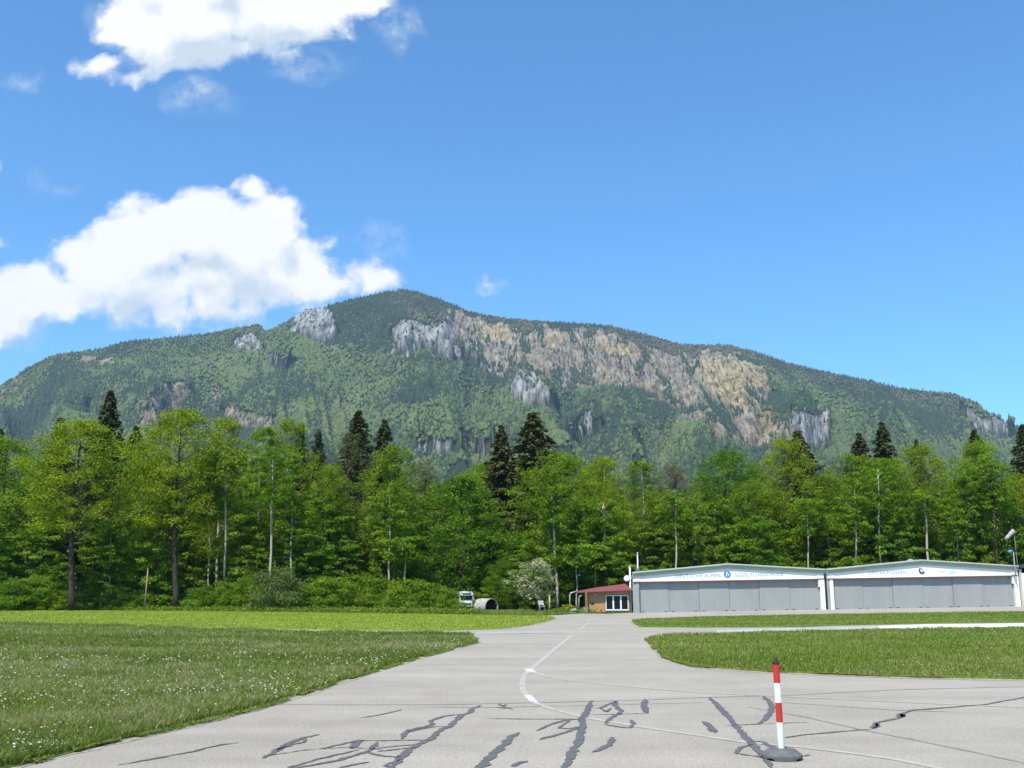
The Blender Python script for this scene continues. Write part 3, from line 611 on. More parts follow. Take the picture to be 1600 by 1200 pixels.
def mountain_trees():
    n = 150000
    k = RNG.uniform(ks(-120, 650)[0], ks(1720, 700)[0], n); t = RNG.uniform(0.30, 1.01, n) ** 0.85
    X, Y, Z = terrain(k, t); s = Z / Y; Z = Z + CAMH
    rock = soft(k, s, ROCK, 0.005, 61); tan = soft(k, s, TAN, 0.008, 62); bare = soft(k, s, BARETAN, 0.006, 63); lg = soft(k, s, LIGHTG, 0.008, 64); br = soft(k, s, BROWN, 0.01, 65)
    streak = fbm(X / 26, Y / 160, 4, 91, 0.6); strag = fbm(X / 120, Y / 120, 3, 92)
    p = np.ones(n); p = np.where(tan > 0, np.where(streak > 0.59, 0.85, 0.02), p); p = np.where(in_poly(k, s, OPENG[0]) | in_poly(k, s, OPENG[1]) | in_poly(k, s, OPENG[2]), 0.12, p); p = np.where(bare > 0, 0.012, p); p = np.where(rock > 0, np.where(streak > 0.62, 0.2, 0.02), p)
    p = np.where((lg > 0) & (t > 0.75), 0.3, p)
    ok = RNG.random(n) < p; k, t, X, Y, Z, lg, tan, br, bare, s = [a[ok] for a in (k, t, X, Y, Z, lg, tan, br, bare, s)]; n = len(k)
    con = fbm(X / 220, Y / 300, 4, 95); fine = fbm(X / 35, Y / 35, 2, 96)
    pc = 0.36 + 2.9 * (con - 0.5) + 0.9 * (fine - 0.5) + 0.35 * (t - 0.6)
    pc = np.where(tan > 0, 0.9, pc); pc = np.where(lg > 0, 0.22, pc); peak_shade = np.hypot((k - ks(572, 500)[0]) / .045, (s - ks(572, 503)[1]) / .030) + (fine - .5) * .9 + (con - .5) * 1.2; pc = np.where(peak_shade < 1.0, np.maximum(pc, .93), pc)  # denser dark conifers stand in for the cloud shadow below the peak
    isc = RNG.random(n) < pc
    Vs, Fs, Cs, off = [], [], [], 0
    # conifers: jittered cones of two skirts
    def cone_proto(seg):
        v = [(math.cos(2 * math.pi * i / seg), math.sin(2 * math.pi * i / seg), 0.08) for i in range(seg)] + [(0, 0, 0.72)]
        v += [(0.62 * math.cos(2 * math.pi * (i + .5) / seg), 0.62 * math.sin(2 * math.pi * (i + .5) / seg), 0.45) for i in range(seg)] + [(0, 0, 1)]
        f = [(i, (i + 1) % seg, seg) for i in range(seg)] + [(seg + 1 + i, seg + 1 + (i + 1) % seg, 2 * seg + 1) for i in range(seg)]
        return np.array(v), np.array(f)
    ico = bmesh.new(); bmesh.ops.create_icosphere(ico, subdivisions=1, radius=1)
    iv = np.array([v.co[:] for v in ico.verts]); ico.verts.ensure_lookup_table(); fi = np.array([[v.index for v in f.verts] for f in ico.faces]); ico.free()
    keep = iv[fi].mean(1)[:, 2] > -0.6; fi = fi[keep]; iv = iv * [1, 1, 0.5] + [0, 0, 0.5]
    cv, cf = cone_proto(5)
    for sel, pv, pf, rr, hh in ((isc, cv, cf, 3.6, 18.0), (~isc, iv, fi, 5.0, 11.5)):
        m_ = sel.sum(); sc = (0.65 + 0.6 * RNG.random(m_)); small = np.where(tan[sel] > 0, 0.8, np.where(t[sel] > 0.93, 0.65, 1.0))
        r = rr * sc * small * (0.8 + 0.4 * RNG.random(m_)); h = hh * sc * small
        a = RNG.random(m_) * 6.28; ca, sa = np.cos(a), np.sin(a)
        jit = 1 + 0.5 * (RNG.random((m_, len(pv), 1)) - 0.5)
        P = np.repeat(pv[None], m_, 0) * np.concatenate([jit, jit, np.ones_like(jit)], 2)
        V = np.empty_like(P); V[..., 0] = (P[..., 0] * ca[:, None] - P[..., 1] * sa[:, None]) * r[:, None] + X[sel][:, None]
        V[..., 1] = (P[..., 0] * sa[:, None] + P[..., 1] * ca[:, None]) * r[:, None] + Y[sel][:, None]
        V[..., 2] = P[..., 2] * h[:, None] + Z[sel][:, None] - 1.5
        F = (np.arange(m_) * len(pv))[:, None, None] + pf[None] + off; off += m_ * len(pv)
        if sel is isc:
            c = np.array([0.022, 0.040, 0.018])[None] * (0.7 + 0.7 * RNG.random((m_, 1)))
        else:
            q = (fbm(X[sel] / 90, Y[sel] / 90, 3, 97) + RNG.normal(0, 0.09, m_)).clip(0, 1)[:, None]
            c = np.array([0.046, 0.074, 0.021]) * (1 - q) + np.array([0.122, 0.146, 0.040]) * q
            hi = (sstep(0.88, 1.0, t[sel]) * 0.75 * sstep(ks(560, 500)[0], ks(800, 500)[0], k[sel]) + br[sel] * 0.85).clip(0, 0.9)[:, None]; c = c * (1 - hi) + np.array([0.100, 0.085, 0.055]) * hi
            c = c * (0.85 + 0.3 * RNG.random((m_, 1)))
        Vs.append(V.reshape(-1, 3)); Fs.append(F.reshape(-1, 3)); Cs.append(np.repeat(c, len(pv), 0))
    fm = NT('far_foliage'); fm.L.new(fm.attr('tone'), fm.b.inputs['Base Color']); fm.rough(0.9)
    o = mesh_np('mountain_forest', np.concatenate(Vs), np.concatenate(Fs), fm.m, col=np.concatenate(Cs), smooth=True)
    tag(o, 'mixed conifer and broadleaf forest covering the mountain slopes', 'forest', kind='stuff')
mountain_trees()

# ------------------------------------------------------------------ trees of the wood
def leaf_cards(cent, rad, per, size, flat, rng, up=0.6, aspect=0.6):
    """leaf-sized quads scattered through flattened clumps; cent (n,3), rad (n,)"""
    n = len(cent); m_ = n * per
    d = rng.normal(0, 1, (m_, 3)); d /= np.linalg.norm(d, axis=1)[:, None]; rr = rng.random(m_) ** 0.45
    ci = np.repeat(np.arange(n), per)
    P = cent[ci] + d * (rad[ci] * rr)[:, None] * np.array([1, 1, flat])
    nr = rng.normal(0, 1, (m_, 3)) * (1 - up) + np.array([0, 0, up * 1.3]) + d * 0.35; nr /= np.linalg.norm(nr, axis=1)[:, None]
    a = np.cross(nr, rng.normal(0, 1, (m_, 3))); a /= np.linalg.norm(a, axis=1)[:, None]; b = np.cross(nr, a)
    s = size * (0.6 + 0.8 * rng.random(m_))[:, None]
    V = np.stack([P - a * s, P - b * s * aspect, P + a * s, P + b * s * aspect], 1)
    return V.reshape(-1, 3), ci
def tree_proto(name, H, W, base, kind, seed, nclump=120, per=60, leaf=0.17, palebark=False, colr=((0.045, 0.085, 0.012), (0.10, 0.155, 0.022)), layered=0.4, trunk_r=0.28, bottom_w=0.6, multi=1, twigs=30):
    rng = np.random.default_rng(seed); rnd = random.Random(seed)
    root = bpy.data.objects.new(name, None)
    lean = rnd.uniform(-0.03, 0.03) * H * (0.15 if twigs == 60 else 1)
    def trunk_at(z): t = z / H; return Vector((lean * t * t + 0.25 * math.sin(t * 5 + seed), 0.2 * math.sin(t * 4 + seed * 2), z))
    # crown clump centres: uneven outline from a lobed radius
    C = []; Rr = []
    ph = rng.random(8) * 6.28
    while len(C) < nclump:
        u = rng.random(); z = base + (H - base) * u
        prof = (max(0.0, 1 - (max(0, (u - 0.38)) / 0.64) ** 2.0) ** 0.55) * (bottom_w + (1 - bottom_w) * min(1, u / 0.35))
        th = rng.random() * 6.28
        lobe = 1 + 0.22 * math.sin(3 * th + ph[0] + 4 * u) + 0.16 * math.sin(5 * th + ph[1] - 7 * u) + 0.12 * math.sin(9 * u + ph[2])
        rmax = W * prof * lobe; r = rmax * (rng.random() ** 0.38)
        if u < 0.97 and rng.random() < 0.10: continue
        tc = trunk_at(z); C.append((tc.x + r * math.cos(th), tc.y + r * math.sin(th), z - 0.10 * r)); Rr.append((0.5 + 0.75 * rng.random()) * (W / 4.6) ** 0.6 * 1.05)
    C = np.array(C); Rr = np.array(Rr)
    V, ci = leaf_cards(C, Rr, per, leaf, layered, rng, up=0.42)
    tone = rng.random(nclump)[ci] * 0.7 + rng.random(len(ci)) * 0.3
    a, b = np.array(colr[0]), np.array(colr[1]); col = a * (1 - tone[:, None]) + b * tone[:, None]
    F = np.arange(len(V)).reshape(-1, 4)
    # trunk and limbs
    bm = bmesh.new(); 
    nz_ = 12; tube(bm, [trunk_at(H * 0.94 * i / nz_) for i in range(nz_ + 1)], [trunk_r * (1.25 if i == 0 else 1) * (1 - 0.9 * i / nz_) + 0.02 for i in range(nz_ + 1)], 8)
    order = sorted(range(nclump), key=lambda i: rnd.random())[:twigs]
    for i in order:
        c = Vector(C[i]); zz = max(base * 0.75, c.z - rnd.uniform(0.35, 0.8) * (math.hypot(c.x, c.y) + 0.8)); s0 = trunk_at(min(zz, H * 0.85)); md = s0.lerp(c, 0.5) + Vector((0, 0, -0.15 * (c - s0).length + 0.2))
        r0 = trunk_r * 0.38 * (1 - 0.7 * zz / H); tube(bm, [s0, md, c], [r0, r0 * 0.6, r0 * 0.22], 5, cap=False)
    tr = bm_obj('trunk', bm, PALEBARK if palebark else BARK); tr.parent = root; 
    cr = mesh_np('crown', V, F, LEAF, root, nper=4, col=np.repeat(col, 4, 0))
    return root, [tr, cr], H
def spruce_proto(name, H, W, base, seed, colr=((0.042, 0.058, 0.018), (0.105, 0.120, 0.034)), dens=1.0, ragged=0.3):
    rng = np.random.default_rng(seed); rnd = random.Random(seed); root = bpy.data.objects.new(name, None)
    bm = bmesh.new(); tube(bm, [(0.1 * math.sin(i), 0, H * i / 10) for i in range(11)], [0.30 * (1 - i / 10.3) + 0.015 for i in range(11)], 8)
    VV, CC = [], []; z = base; 
    while z < H * 0.985:
        u = (z - base) / (H - base); rm = W * (1 - u) ** 0.80 + 0.10
        nb = int(5 + 5 * (1 - u)); zc = z
        for j in range(nb):
            z = zc + rnd.uniform(-1.0, 1.0) * (1 - .75 * u)
            L = rm * (1 - ragged * rnd.random()) * (1.12 if rnd.random() < 0.12 else 1); th = 6.283 * j / nb + rnd.random() * 0.9
            dirx, diry = math.cos(th), math.sin(th); droop = -0.40 - 0.18 * (1 - u) - .15 * rnd.random()
            m_ = int((12 + 27 * L) * dens); s = rng.random(m_) ** 0.8
            up = 0.25 * s * s
            wd = 0.34 * L * (1 - s) * 0.9 + 0.16
            lat = (rng.random(m_) - 0.5) * 2 * wd
            P = np.stack([dirx * s * L - diry * lat, diry * s * L + dirx * lat, z + (droop * s + up) * L - 0.35 * np.abs(lat) - 0.55 * rng.random(m_) ** 2], 1)
            q = rng.random(m_) * 0.8 + 0.5
            ax = np.stack([dirx * q + rng.normal(0, .3, m_), diry * q + rng.normal(0, .3, m_), droop * np.ones(m_) + rng.normal(0, .25, m_)], 1); ax /= np.linalg.norm(ax, axis=1)[:, None]
            bx = np.cross(ax, np.stack([rng.normal(0, .35, m_), rng.normal(0, .35, m_), np.ones(m_)], 1)); bx /= np.linalg.norm(bx, axis=1)[:, None]
            sz = (0.20 + 0.18 * rng.random(m_))[:, None]
            VV.append(np.stack([P - ax * sz, P - bx * sz * 0.36, P + ax * sz, P + bx * sz * 0.36], 1).reshape(-1, 3)); 
            t = rnd.random() * 0.6 + 0.4 * rng.random(m_); c = np.array(colr[0])[None] * (1 - t[:, None]) + np.array(colr[1])[None] * t[:, None]; CC.append(np.repeat(c, 4, 0))
            if j % 2 == 0: tube(bm, [(0, 0, z), (dirx * L * 0.85, diry * L * 0.85, z + (droop + 0.15) * L * 0.85)], [0.05, 0.012], 4, cap=False)
        z = zc + 0.42 + 0.35 * (1 - u)
    tr = bm_obj('trunk', bm, BARK, root)
    V = np.concatenate(VV); cr = mesh_np('crown', V, np.arange(len(V)).reshape(-1, 4), NEEDLE, root, nper=4, col=np.concatenate(CC))
    return root, [tr, cr], H
PR = {}
LC = ((0.10, 0.175, 0.010), (0.24, 0.345, 0.022))
PR['B1'] = tree_proto('broadleaf_tree', 24, 5.2, 7.0, 'dome', 1, 300, 66, 0.120, colr=LC, layered=.8)
PR['T1'] = tree_proto('broadleaf_tree', 24, 5.4, 10.5, 'dome', 15, 280, 66, 0.128, colr=LC, layered=.8, trunk_r=.34, twigs=60)
PR['B2'] = tree_proto('broadleaf_tree', 24, 4.8, 4.5, 'dome', 2, 300, 66, 0.128, colr=LC, layered=0.75)
PR['B3'] = tree_proto('broadleaf_tree', 24, 4.2, 7.0, 'dome', 3, 230, 63, 0.124, colr=LC, layered=.8, palebark=True, trunk_r=0.20)
PR['C1'] = tree_proto('broadleaf_tree', 22, 3.2, 6.0, 'dome', 4, 190, 63, 0.120, colr=LC, layered=.6, palebark=True, trunk_r=0.16)
PR['D1'] = tree_proto('dense_broadleaf_tree', 17, 6.0, 0.6, 'dome', 5, 420, 75, 0.128, colr=LC, layered=0.6, bottom_w=0.85)
PR['O1'] = tree_proto('sparse_tree', 22, 4.0, 6.5, 'dome', 6, 200, 37, 0.096, colr=((0.09, 0.10, 0.035), (0.16, 0.155, 0.06)), twigs=110, layered=0.9)
PR['U1'] = tree_proto('young_tree', 12, 3.6, 1.0, 'dome', 7, 150, 72, 0.136, colr=LC, layered=0.42, trunk_r=0.10, palebark=True, bottom_w=0.8)
PR['U2'] = tree_proto('young_tree', 11, 3.0, 0.8, 'dome', 8, 120, 72, 0.136, colr=LC, layered=0.38, trunk_r=0.09, bottom_w=0.9)
PR['H1'] = tree_proto('bush', 4.2, 2.4, 0.2, 'dome', 9, 90, 79, 0.096, colr=LC, layered=0.5, trunk_r=0.06, bottom_w=0.95, twigs=20)
PR['H2'] = tree_proto('bush', 3.4, 2.8, 0.1, 'dome', 10, 90, 79, 0.096, colr=LC, layered=0.55, trunk_r=0.05, bottom_w=1.0, twigs=20)
PR['F1'] = tree_proto('blossom_tree', 5.6, 2.35, 1.7, 'dome', 11, 80, 37, 0.120, colr=((0.10, 0.17, 0.03), (0.66, 0.60, 0.42)), layered=0.8, trunk_r=0.11, twigs=30)
PR['S1'] = spruce_proto('spruce', 30, 6.2, 6, 12)
PR['S2'] = spruce_proto('spruce', 30, 5.2, 8, 13, ragged=0.5, dens=0.85)
PR['S3'] = spruce_proto('spruce', 27, 9.6, 3, 14, colr=((0.048, 0.058, 0.018), (0.110, 0.112, 0.034)), dens=1.1)
proto_used = {}
def place(kind, px, topy, Y, wpx=None, tint=(1, 1, 1), label='', cat='tree', group=None, rz=None, name=None):
    root, parts, H = PR[kind]
    top = at(px, topy, Y); X = top.x; z = gz(X, Y) - 0.05; h = top.z - z
    if kind in proto_used:
        r = root.copy(); link(r)
        for p in parts: c = p.copy(); link(c, r); c.color = (*tint, 1)
    else:
        r = root; proto_used[kind] = 1; link(r)
        for p in parts: p.color = (*tint, 1)
    if name: r.name = name
    sz = h / H; W0 = {'T1': 5.4, 'B1': 4.9, 'B2': 4.4, 'B3': 4.0, 'C1': 3.0, 'D1': 6.0, 'O1': 3.8, 'U1': 3.6, 'U2': 3.0, 'H1': 2.4, 'H2': 2.8, 'F1': 2.35, 'S1': 3.6, 'S2': 3.0, 'S3': 5.2}[kind]
    sx = (wpx / FPX * Y) / W0 * 1.05 if wpx and kind[0] != 'S' else sz * random.uniform(1.15, 1.4) * (.7 if kind[0] == 'S' and wpx and wpx < 22 else 1)
    r.location = (X, Y, z); r.scale = (sx, sx, sz); r.rotation_euler.z = random.random() * 6.28 if rz is None else rz
    if kind == 'T1': r.rotation_euler = (0, R(-3.2), 0)
    tag(r, label, cat, group); return r
G1, Y1, DK, OL, PA = (1, 1, 1), (1.35, 1.12, 0.9), (0.66, 0.82, 0.75), (1.25, 1.0, 1.0), (1.2, 1.2, 1.15)
FR = 'prominent broadleaf trees along the wood edge'; SPG = 'spruces rising above the wood'
TREES = [
 ('B1',22,688,128,70,G1,'bright green broadleaf tree at the left end of the wood edge',FR),
 ('T1',138,660,113,80,Y1,'tall yellow-green broadleaf tree with thick dark trunk near the left edge',FR),
 ('B3',225,692,128,38,G1,'narrow green broadleaf tree between the two tall yellow-green trees on the left',FR),
 ('T1',296,643,115,76,Y1,'tallest yellow-green domed tree on the left, dark forked trunk',FR),
 ('B3',356,655,127,46,Y1,'yellow-green tree with slender white trunk touching the tallest left dome',FR),
 ('C1',412,667,124,34,G1,'slim green tree whose long pale trunk shows above the willow bush',FR),
 ('B3',452,658,128,40,Y1,'pale yellow-green tree in front of two slim dark spruces',FR),
 ('B2',518,730,124,42,G1,'lower green tree left of the brownish sparse tree',FR),
 ('O1',548,680,131,46,G1,'brownish half-bare tree below the twin spruces left of centre',FR),
 ('B2',607,697,126,46,G1,'green round-topped tree right of the brownish half-bare tree',FR),
 ('O1',664,722,140,40,OL,'brown-green sparse tree left of the big dark tree',FR),
 ('D1',722,748,127,88,DK,'broad dark green tree reaching to the ground behind the white van',FR),
 ('B1',866,711,128,70,G1,'bright green tree in front of the wide dark spruce',FR),
 ('B3',944,716,126,44,Y1,'yellow-green tree with pale trunk above the red-roofed hut',FR),
 ('C1',1002,720,132,32,G1,'narrow dark green tree just left of the half-bare tree over the hangar',FR),
 ('O1',1053,727,134,38,OL,'olive half-bare tree with visible branches over the left hangar',FR),
 ('B2',1128,703,140,54,DK,'rounded deep green tree over the middle of the left hangar',FR),
 ('B2',1185,755,134,45,G1,'lower green tree right of the rounded deep green tree',FR),
 ('B1',1222,688,134,46,Y1,'olive-yellow tree overlapping a dark spruce above the gap between hangars',FR),
 ('B2',1285,742,134,46,G1,'low green tree right of the olive-yellow tree',FR),
 ('B3',1332,712,136,48,G1,'green tree below the pair of spruces over the right hangar',FR),
 ('B2',1384,718,134,48,G1,'green tree with pale trunk right below the taller spruce of the pair',FR),
 ('B1',1437,696,136,50,Y1,'light yellow-green tree over the middle of the right hangar',FR),
 ('B1',1520,692,132,50,PA,'full bright green tree left of the windsock, dark bare stems below',FR),
 ('B2',1592,742,134,46,Y1,'yellow-green tree behind the windsock at the right edge',FR),
 ('S1',174,606,136,33,G1,'tallest dark spruce rising behind the thick-trunked tree on the left',SPG),
 ('S2',96,647,150,27,OL,'brownish spruce top left of the tallest left spruce',SPG),
 ('S2',2,664,150,26,G1,'dark spruce cut by the left edge of the picture',SPG),
 ('S1',214,664,152,24,G1,'short dark spruce just right of the tallest left spruce',SPG),
 ('S2',472,654,145,20,G1,'left of two slim dark spruces side by side left of centre',SPG),
 ('S2',498,664,142,18,G1,'right of two slim dark spruces, its side standing clear',SPG),
 ('S1',560,638,150,30,G1,'left spruce of the pair above the brownish tree',SPG),
 ('S1',601,653,146,32,G1,'right spruce of the pair above the brownish tree',SPG),
 ('S1',783,662,136,30,OL,'pointed dark spruce beside the wide spruce at centre',SPG),
 ('S3',834,640,138,46,G1,'wide rounded dark spruce at the centre of the wood',SPG),
 ('S1',1177,734,175,10,G1,'tiny distant spruce tip over the left hangar',SPG),
 ('S3',1246,669,146,36,G1,'broad dark spruce behind the olive-yellow tree',SPG),
 ('S1',1342,674,150,28,OL,'shorter lighter spruce of the pair over the right hangar',SPG),
 ('S1',1377,657,146,30,G1,'taller dark spruce of the pair over the right hangar',SPG),
 ('S1',1431,684,160,18,G1,'small spruce tip above the light yellow-green tree',SPG),
 ('S1',1521,668,150,26,G1,'spruce top above the full bright green tree at right',SPG),
 ('S1',1596,660,142,34,G1,'tall dark spruce at the right edge of the picture',SPG),
]
TREES.append(('D1',806,868,121,46,DK,'low dark tree spreading over the shady corner left of the blossoming tree',FR))
for kd, px, ty, Y, w, tint, lab, grp in TREES: place(kd, px, ty, Y, w, tint, lab, 'tree', grp)
# deeper rows that close the wood
for row, (Y, ty, n, dx) in enumerate([(138, 775, 26, 66), (150, 752, 24, 72), (165, 745, 22, 80), (190, 735, 22, 84)]):
    for i in range(n):
        px = -60 + i * dx + random.uniform(-22, 22) + row * 17
        if px > 1700: break
        t = ty + random.uniform(-18, 22) + 12 * math.sin(px * 0.013 + 1) + (18 if 620 < px < 760 else 0) + (14 if px > 950 else -12)
        place(random.choice(['B1', 'B2', 'B3', 'B2', 'O1'] if row else ['B2', 'B1', 'C1', 'B3']), px, t, Y + random.uniform(-4, 4), random.uniform(38, 52), random.choice([G1, Y1, DK, G1]),
              'one of the indistinct broadleaf trees filling the wood behind its front row', 'tree', 'trees deep in the wood')
# young understorey trees
un = 0
for i in range(46):
    px = -30 + i * 36 + random.uniform(-12, 12); Yb = 118 if px < 640 else (118 if px < 1000 else 127)
    if 640 < px < 800 or abs(px - 140) < 30 or abs(px - 302) < 26: continue
    t = random.uniform(775, 850) if px < 1000 else random.uniform(775, 830)
    place(random.choice(['U1', 'U2']), px, t, Yb + random.uniform(-2, 7), random.uniform(34, 50), random.choice([G1, PA, (.75, .88, 1), G1, DK]), 'layered pale green young tree in the understorey of the wood edge', 'tree', 'young trees of the understorey')
for i in range(30):
    px = -40 + i * 58 + random.uniform(-16, 16); 
    place(random.choice(['U1', 'U2', 'B2']), px, random.uniform(800, 850), 131 + random.uniform(0, 6), random.uniform(40, 52), random.choice([G1, DK, G1]), 'dark leafy young tree standing further inside the wood', 'tree', 'young trees inside the wood')
BUSH = [(20,905,50),(70,900,46),(98,922,26),(185,915,32),(215,925,26),(255,905,40),(322,915,30),(360,910,38),(398,898,34),(520,902,44),(560,898,44),(600,905,40),(640,905,44),(670,912,40),(690,920,30),(480,912,26)]
for i, (px, ty, w) in enumerate(BUSH):
    place('H1' if i % 2 else 'H2', px, ty, 112 + random.uniform(-2, 3) + (4 if px < 300 else -6 if px > 600 else 0), w, random.choice([(.75, .85, 1), G1, (.9, .95, 1), DK]), 'leafy green bush in the row along the foot of the left wood', 'bush', 'bushes at the foot of the wood')
r_ = place('H2', 436, 888, 108, 44, (0.80, 0.72, 3.4), 'grey-green willow bush at the foot of the wood, left of centre', 'bush', name='willow_bush')
place('F1', 836, 876, 108, 33, (1, 1, 1), 'small cream-blossoming tree left of the red-roofed hut', 'tree')
for px, ty, w, Y in [(770,915,26,121),(800,905,26,122),(880,905,26,121),(905,915,20,120),(960,900,26,122)]:
    place('H1', px, ty, Y, w, G1, 'green bush in the shade between the dark tree and the hut', 'bush', 'bushes behind the hut')

# bare pale stems that show in front of the dark wood
def stem(px, y0, y1, Y, r, pale, label, lean=0):
    a = at(px, y1, Y); b = at(px + lean, y0, Y); g0 = gz(a.x, Y)
    root = empty('birch' if pale else 'slender_tree', (a.x, Y, g0)); bm = bmesh.new()
    H = (b.z - g0) * 1.3; dx = (b.x - a.x) * 1.3; n = 8
    tube(bm, [(dx * i / n + 0.06 * math.sin(i * 1.7 + px), 0, H * i / n) for i in range(n + 1)], [r * (1 - 0.55 * i / n) for i in range(n + 1)], 8)
    rng = np.random.default_rng(px)
    for k in range(6):
        z = H * (0.72 + 0.045 * k); th = rng.random() * 6.28; q = rng.random() * .8 + .5; tube(bm, [(dx * z / H, 0, z), (dx * z / H + math.cos(th) * q, math.sin(th) * q, z + 1.0 * q)], [r * .22, r * .08], 5, cap=False)
    bm_obj('trunk', bm, PALEBARK if pale else BARK, root)
    C = np.stack([dx + rng.normal(0, 1.3, 80), rng.normal(0, 1.1, 80), H * (0.70 + 0.36 * rng.random(80))], 1)
    V, ci = leaf_cards(C, np.full(80, 0.7), 42, 0.15, 0.45, rng)
    tn = rng.random(80)[ci][:, None]; c = np.array([0.085, 0.165, 0.009]) * (1 - tn) + np.array([0.20, 0.32, 0.018]) * tn
    mesh_np('crown', V, np.arange(len(V)).reshape(-1, 4), LEAF, root, nper=4, col=np.repeat(c, 4, 0))
    tag(root, label, 'tree', 'pale-stemmed trees at the wood edge')
stem(353,770,915,117,0.16,1,'white-stemmed slender tree under the tallest left dome')
stem(423,770,925,115,0.17,1,'longest bare white stem, rising above the willow bush',2)
stem(456,820,900,116,0.17,1,'short white stem right of the willow bush')
stem(328,800,905,119,0.12,1,'thin pale stem left of the white one under the tallest left dome')
stem(609,810,880,117,0.13,1,'thin pale stem under the round-topped tree left of centre')
stem(633,870,920,114,0.12,1,'short pale broken stem left of the big dark tree')
stem(872,812,930,118,0.20,1,'leaning pale stem just right of the blossoming tree',-8)
stem(947,825,912,119,0.22,1,'thick pale stem above the red roof of the hut',-3)
stem(901,880,935,116,0.10,1,'thin pale stem left of the red roof edge')
stem(930,880,925,117,0.10,1,'thin pale stem above the left part of the red roof')
stem(1056,820,905,124,0.15,1,'pale stem over the left part of the left hangar')
stem(1262,825,900,126,0.13,1,'pale stem left of the gap between the two hangars')
stem(1337,820,900,126,0.14,1,'first pale stem over the right hangar')
stem(1373,780,900,127,0.16,1,'second pale stem over the right hangar')
stem(1449,815,890,126,0.20,1,'bright pale stem above the ridge of the right hangar',-2)
stem(1508,790,870,128,0.26,0,'thick dark bare stem left of the windsock')
stem(1557,780,880,128,0.22,0,'dark leaning stem behind the blue lamp',-6)
# rough weeds at the foot of the wood
def weeds(name, pts, n, h, label, tint=1.0):
    P = [gp(*p) for p in pts]; rng = np.random.default_rng(5)
    seg = rng.integers(0, len(P) - 1, n); t = rng.random(n); A = np.array([p[:] for p in P])
    C = A[seg] * (1 - t[:, None]) + A[seg + 1] * t[:, None]; C[:, 1] += rng.random(n) * 7; C[:, 2] += h * 0.35 * rng.random(n)
    V, ci = leaf_cards(C, 0.3 + 0.5 * rng.random(n), 16, 0.11, 0.6, rng, up=0.4, aspect=0.5)
    tn = rng.random(n)[ci][:, None]; c = (np.array([0.08, 0.14, 0.012]) * (1 - tn) + np.array([0.19, 0.27, 0.025]) * tn) * tint
    o = mesh_np(name, V, np.arange(len(V)).reshape(-1, 4), GRASS, nper=4, col=np.repeat(c, 4, 0)); tag(o, label, 'weeds', kind='stuff')
weeds('weeds', [(-40,953),(150,954),(300,955.5),(450,957),(620,959),(745,961)], 2500, 0.9, 'low weeds and nettles along the foot of the left wood')
weeds('verge_weeds', [(862,960),(905,958),(985,956.5)], 500, 0.3, 'low weeds on the verge in front of the hut')

# ------------------------------------------------------------------ hangars
def shear(x): return gz(x, 100)
HX0, HX1, HX2 = at(989, 930, 100).x, at(1291.5, 930, 100).x, at(1594, 930, 100).x
YF = 100.0; PXM = 0.0632
def add_text(name, body, x, z, size, y, mat, parent, width=None):
    cu = bpy.data.curves.new(name, 'FONT'); cu.body = body; cu.size = size; cu.extrude = 0.012; cu.align_x = 'CENTER'; cu.space_character = 1.12
    to = bpy.data.objects.new(name, cu); link(to); bpy.context.view_layer.update()
    me = bpy.data.meshes.new_from_object(to); bpy.data.objects.remove(to)
    o = bpy.data.objects.new(name, me); me.materials.clear(); me.materials.append(mat); link(o, parent)
    w = max(v.co.x for v in me.vertices) - min(v.co.x for v in me.vertices); sx = (width / w) if width else 1
    sl = 0.0167
    for v in me.vertices:
        vx, vz = v.co.x * sx, v.co.y; v.co = (vx + x, y - v.co.z, z + vz + sl * (vx))
    for p in me.polygons: p.flip()
    me.update(); return o
LETTER = paint('faded_letter_paint', (0.27, 0.31, 0.34), 0.15, 3, 0.7)
BLUEE = paint('emblem_blue', (0.06, 0.19, 0.42), 0.1, 3, 0.6); PALEB = paint('emblem_pale', (0.55, 0.66, 0.74), 0.1, 3, 0.6); DARKB = paint('emblem_dark', (0.06, 0.06, 0.12), 0.1, 3, 0.6)
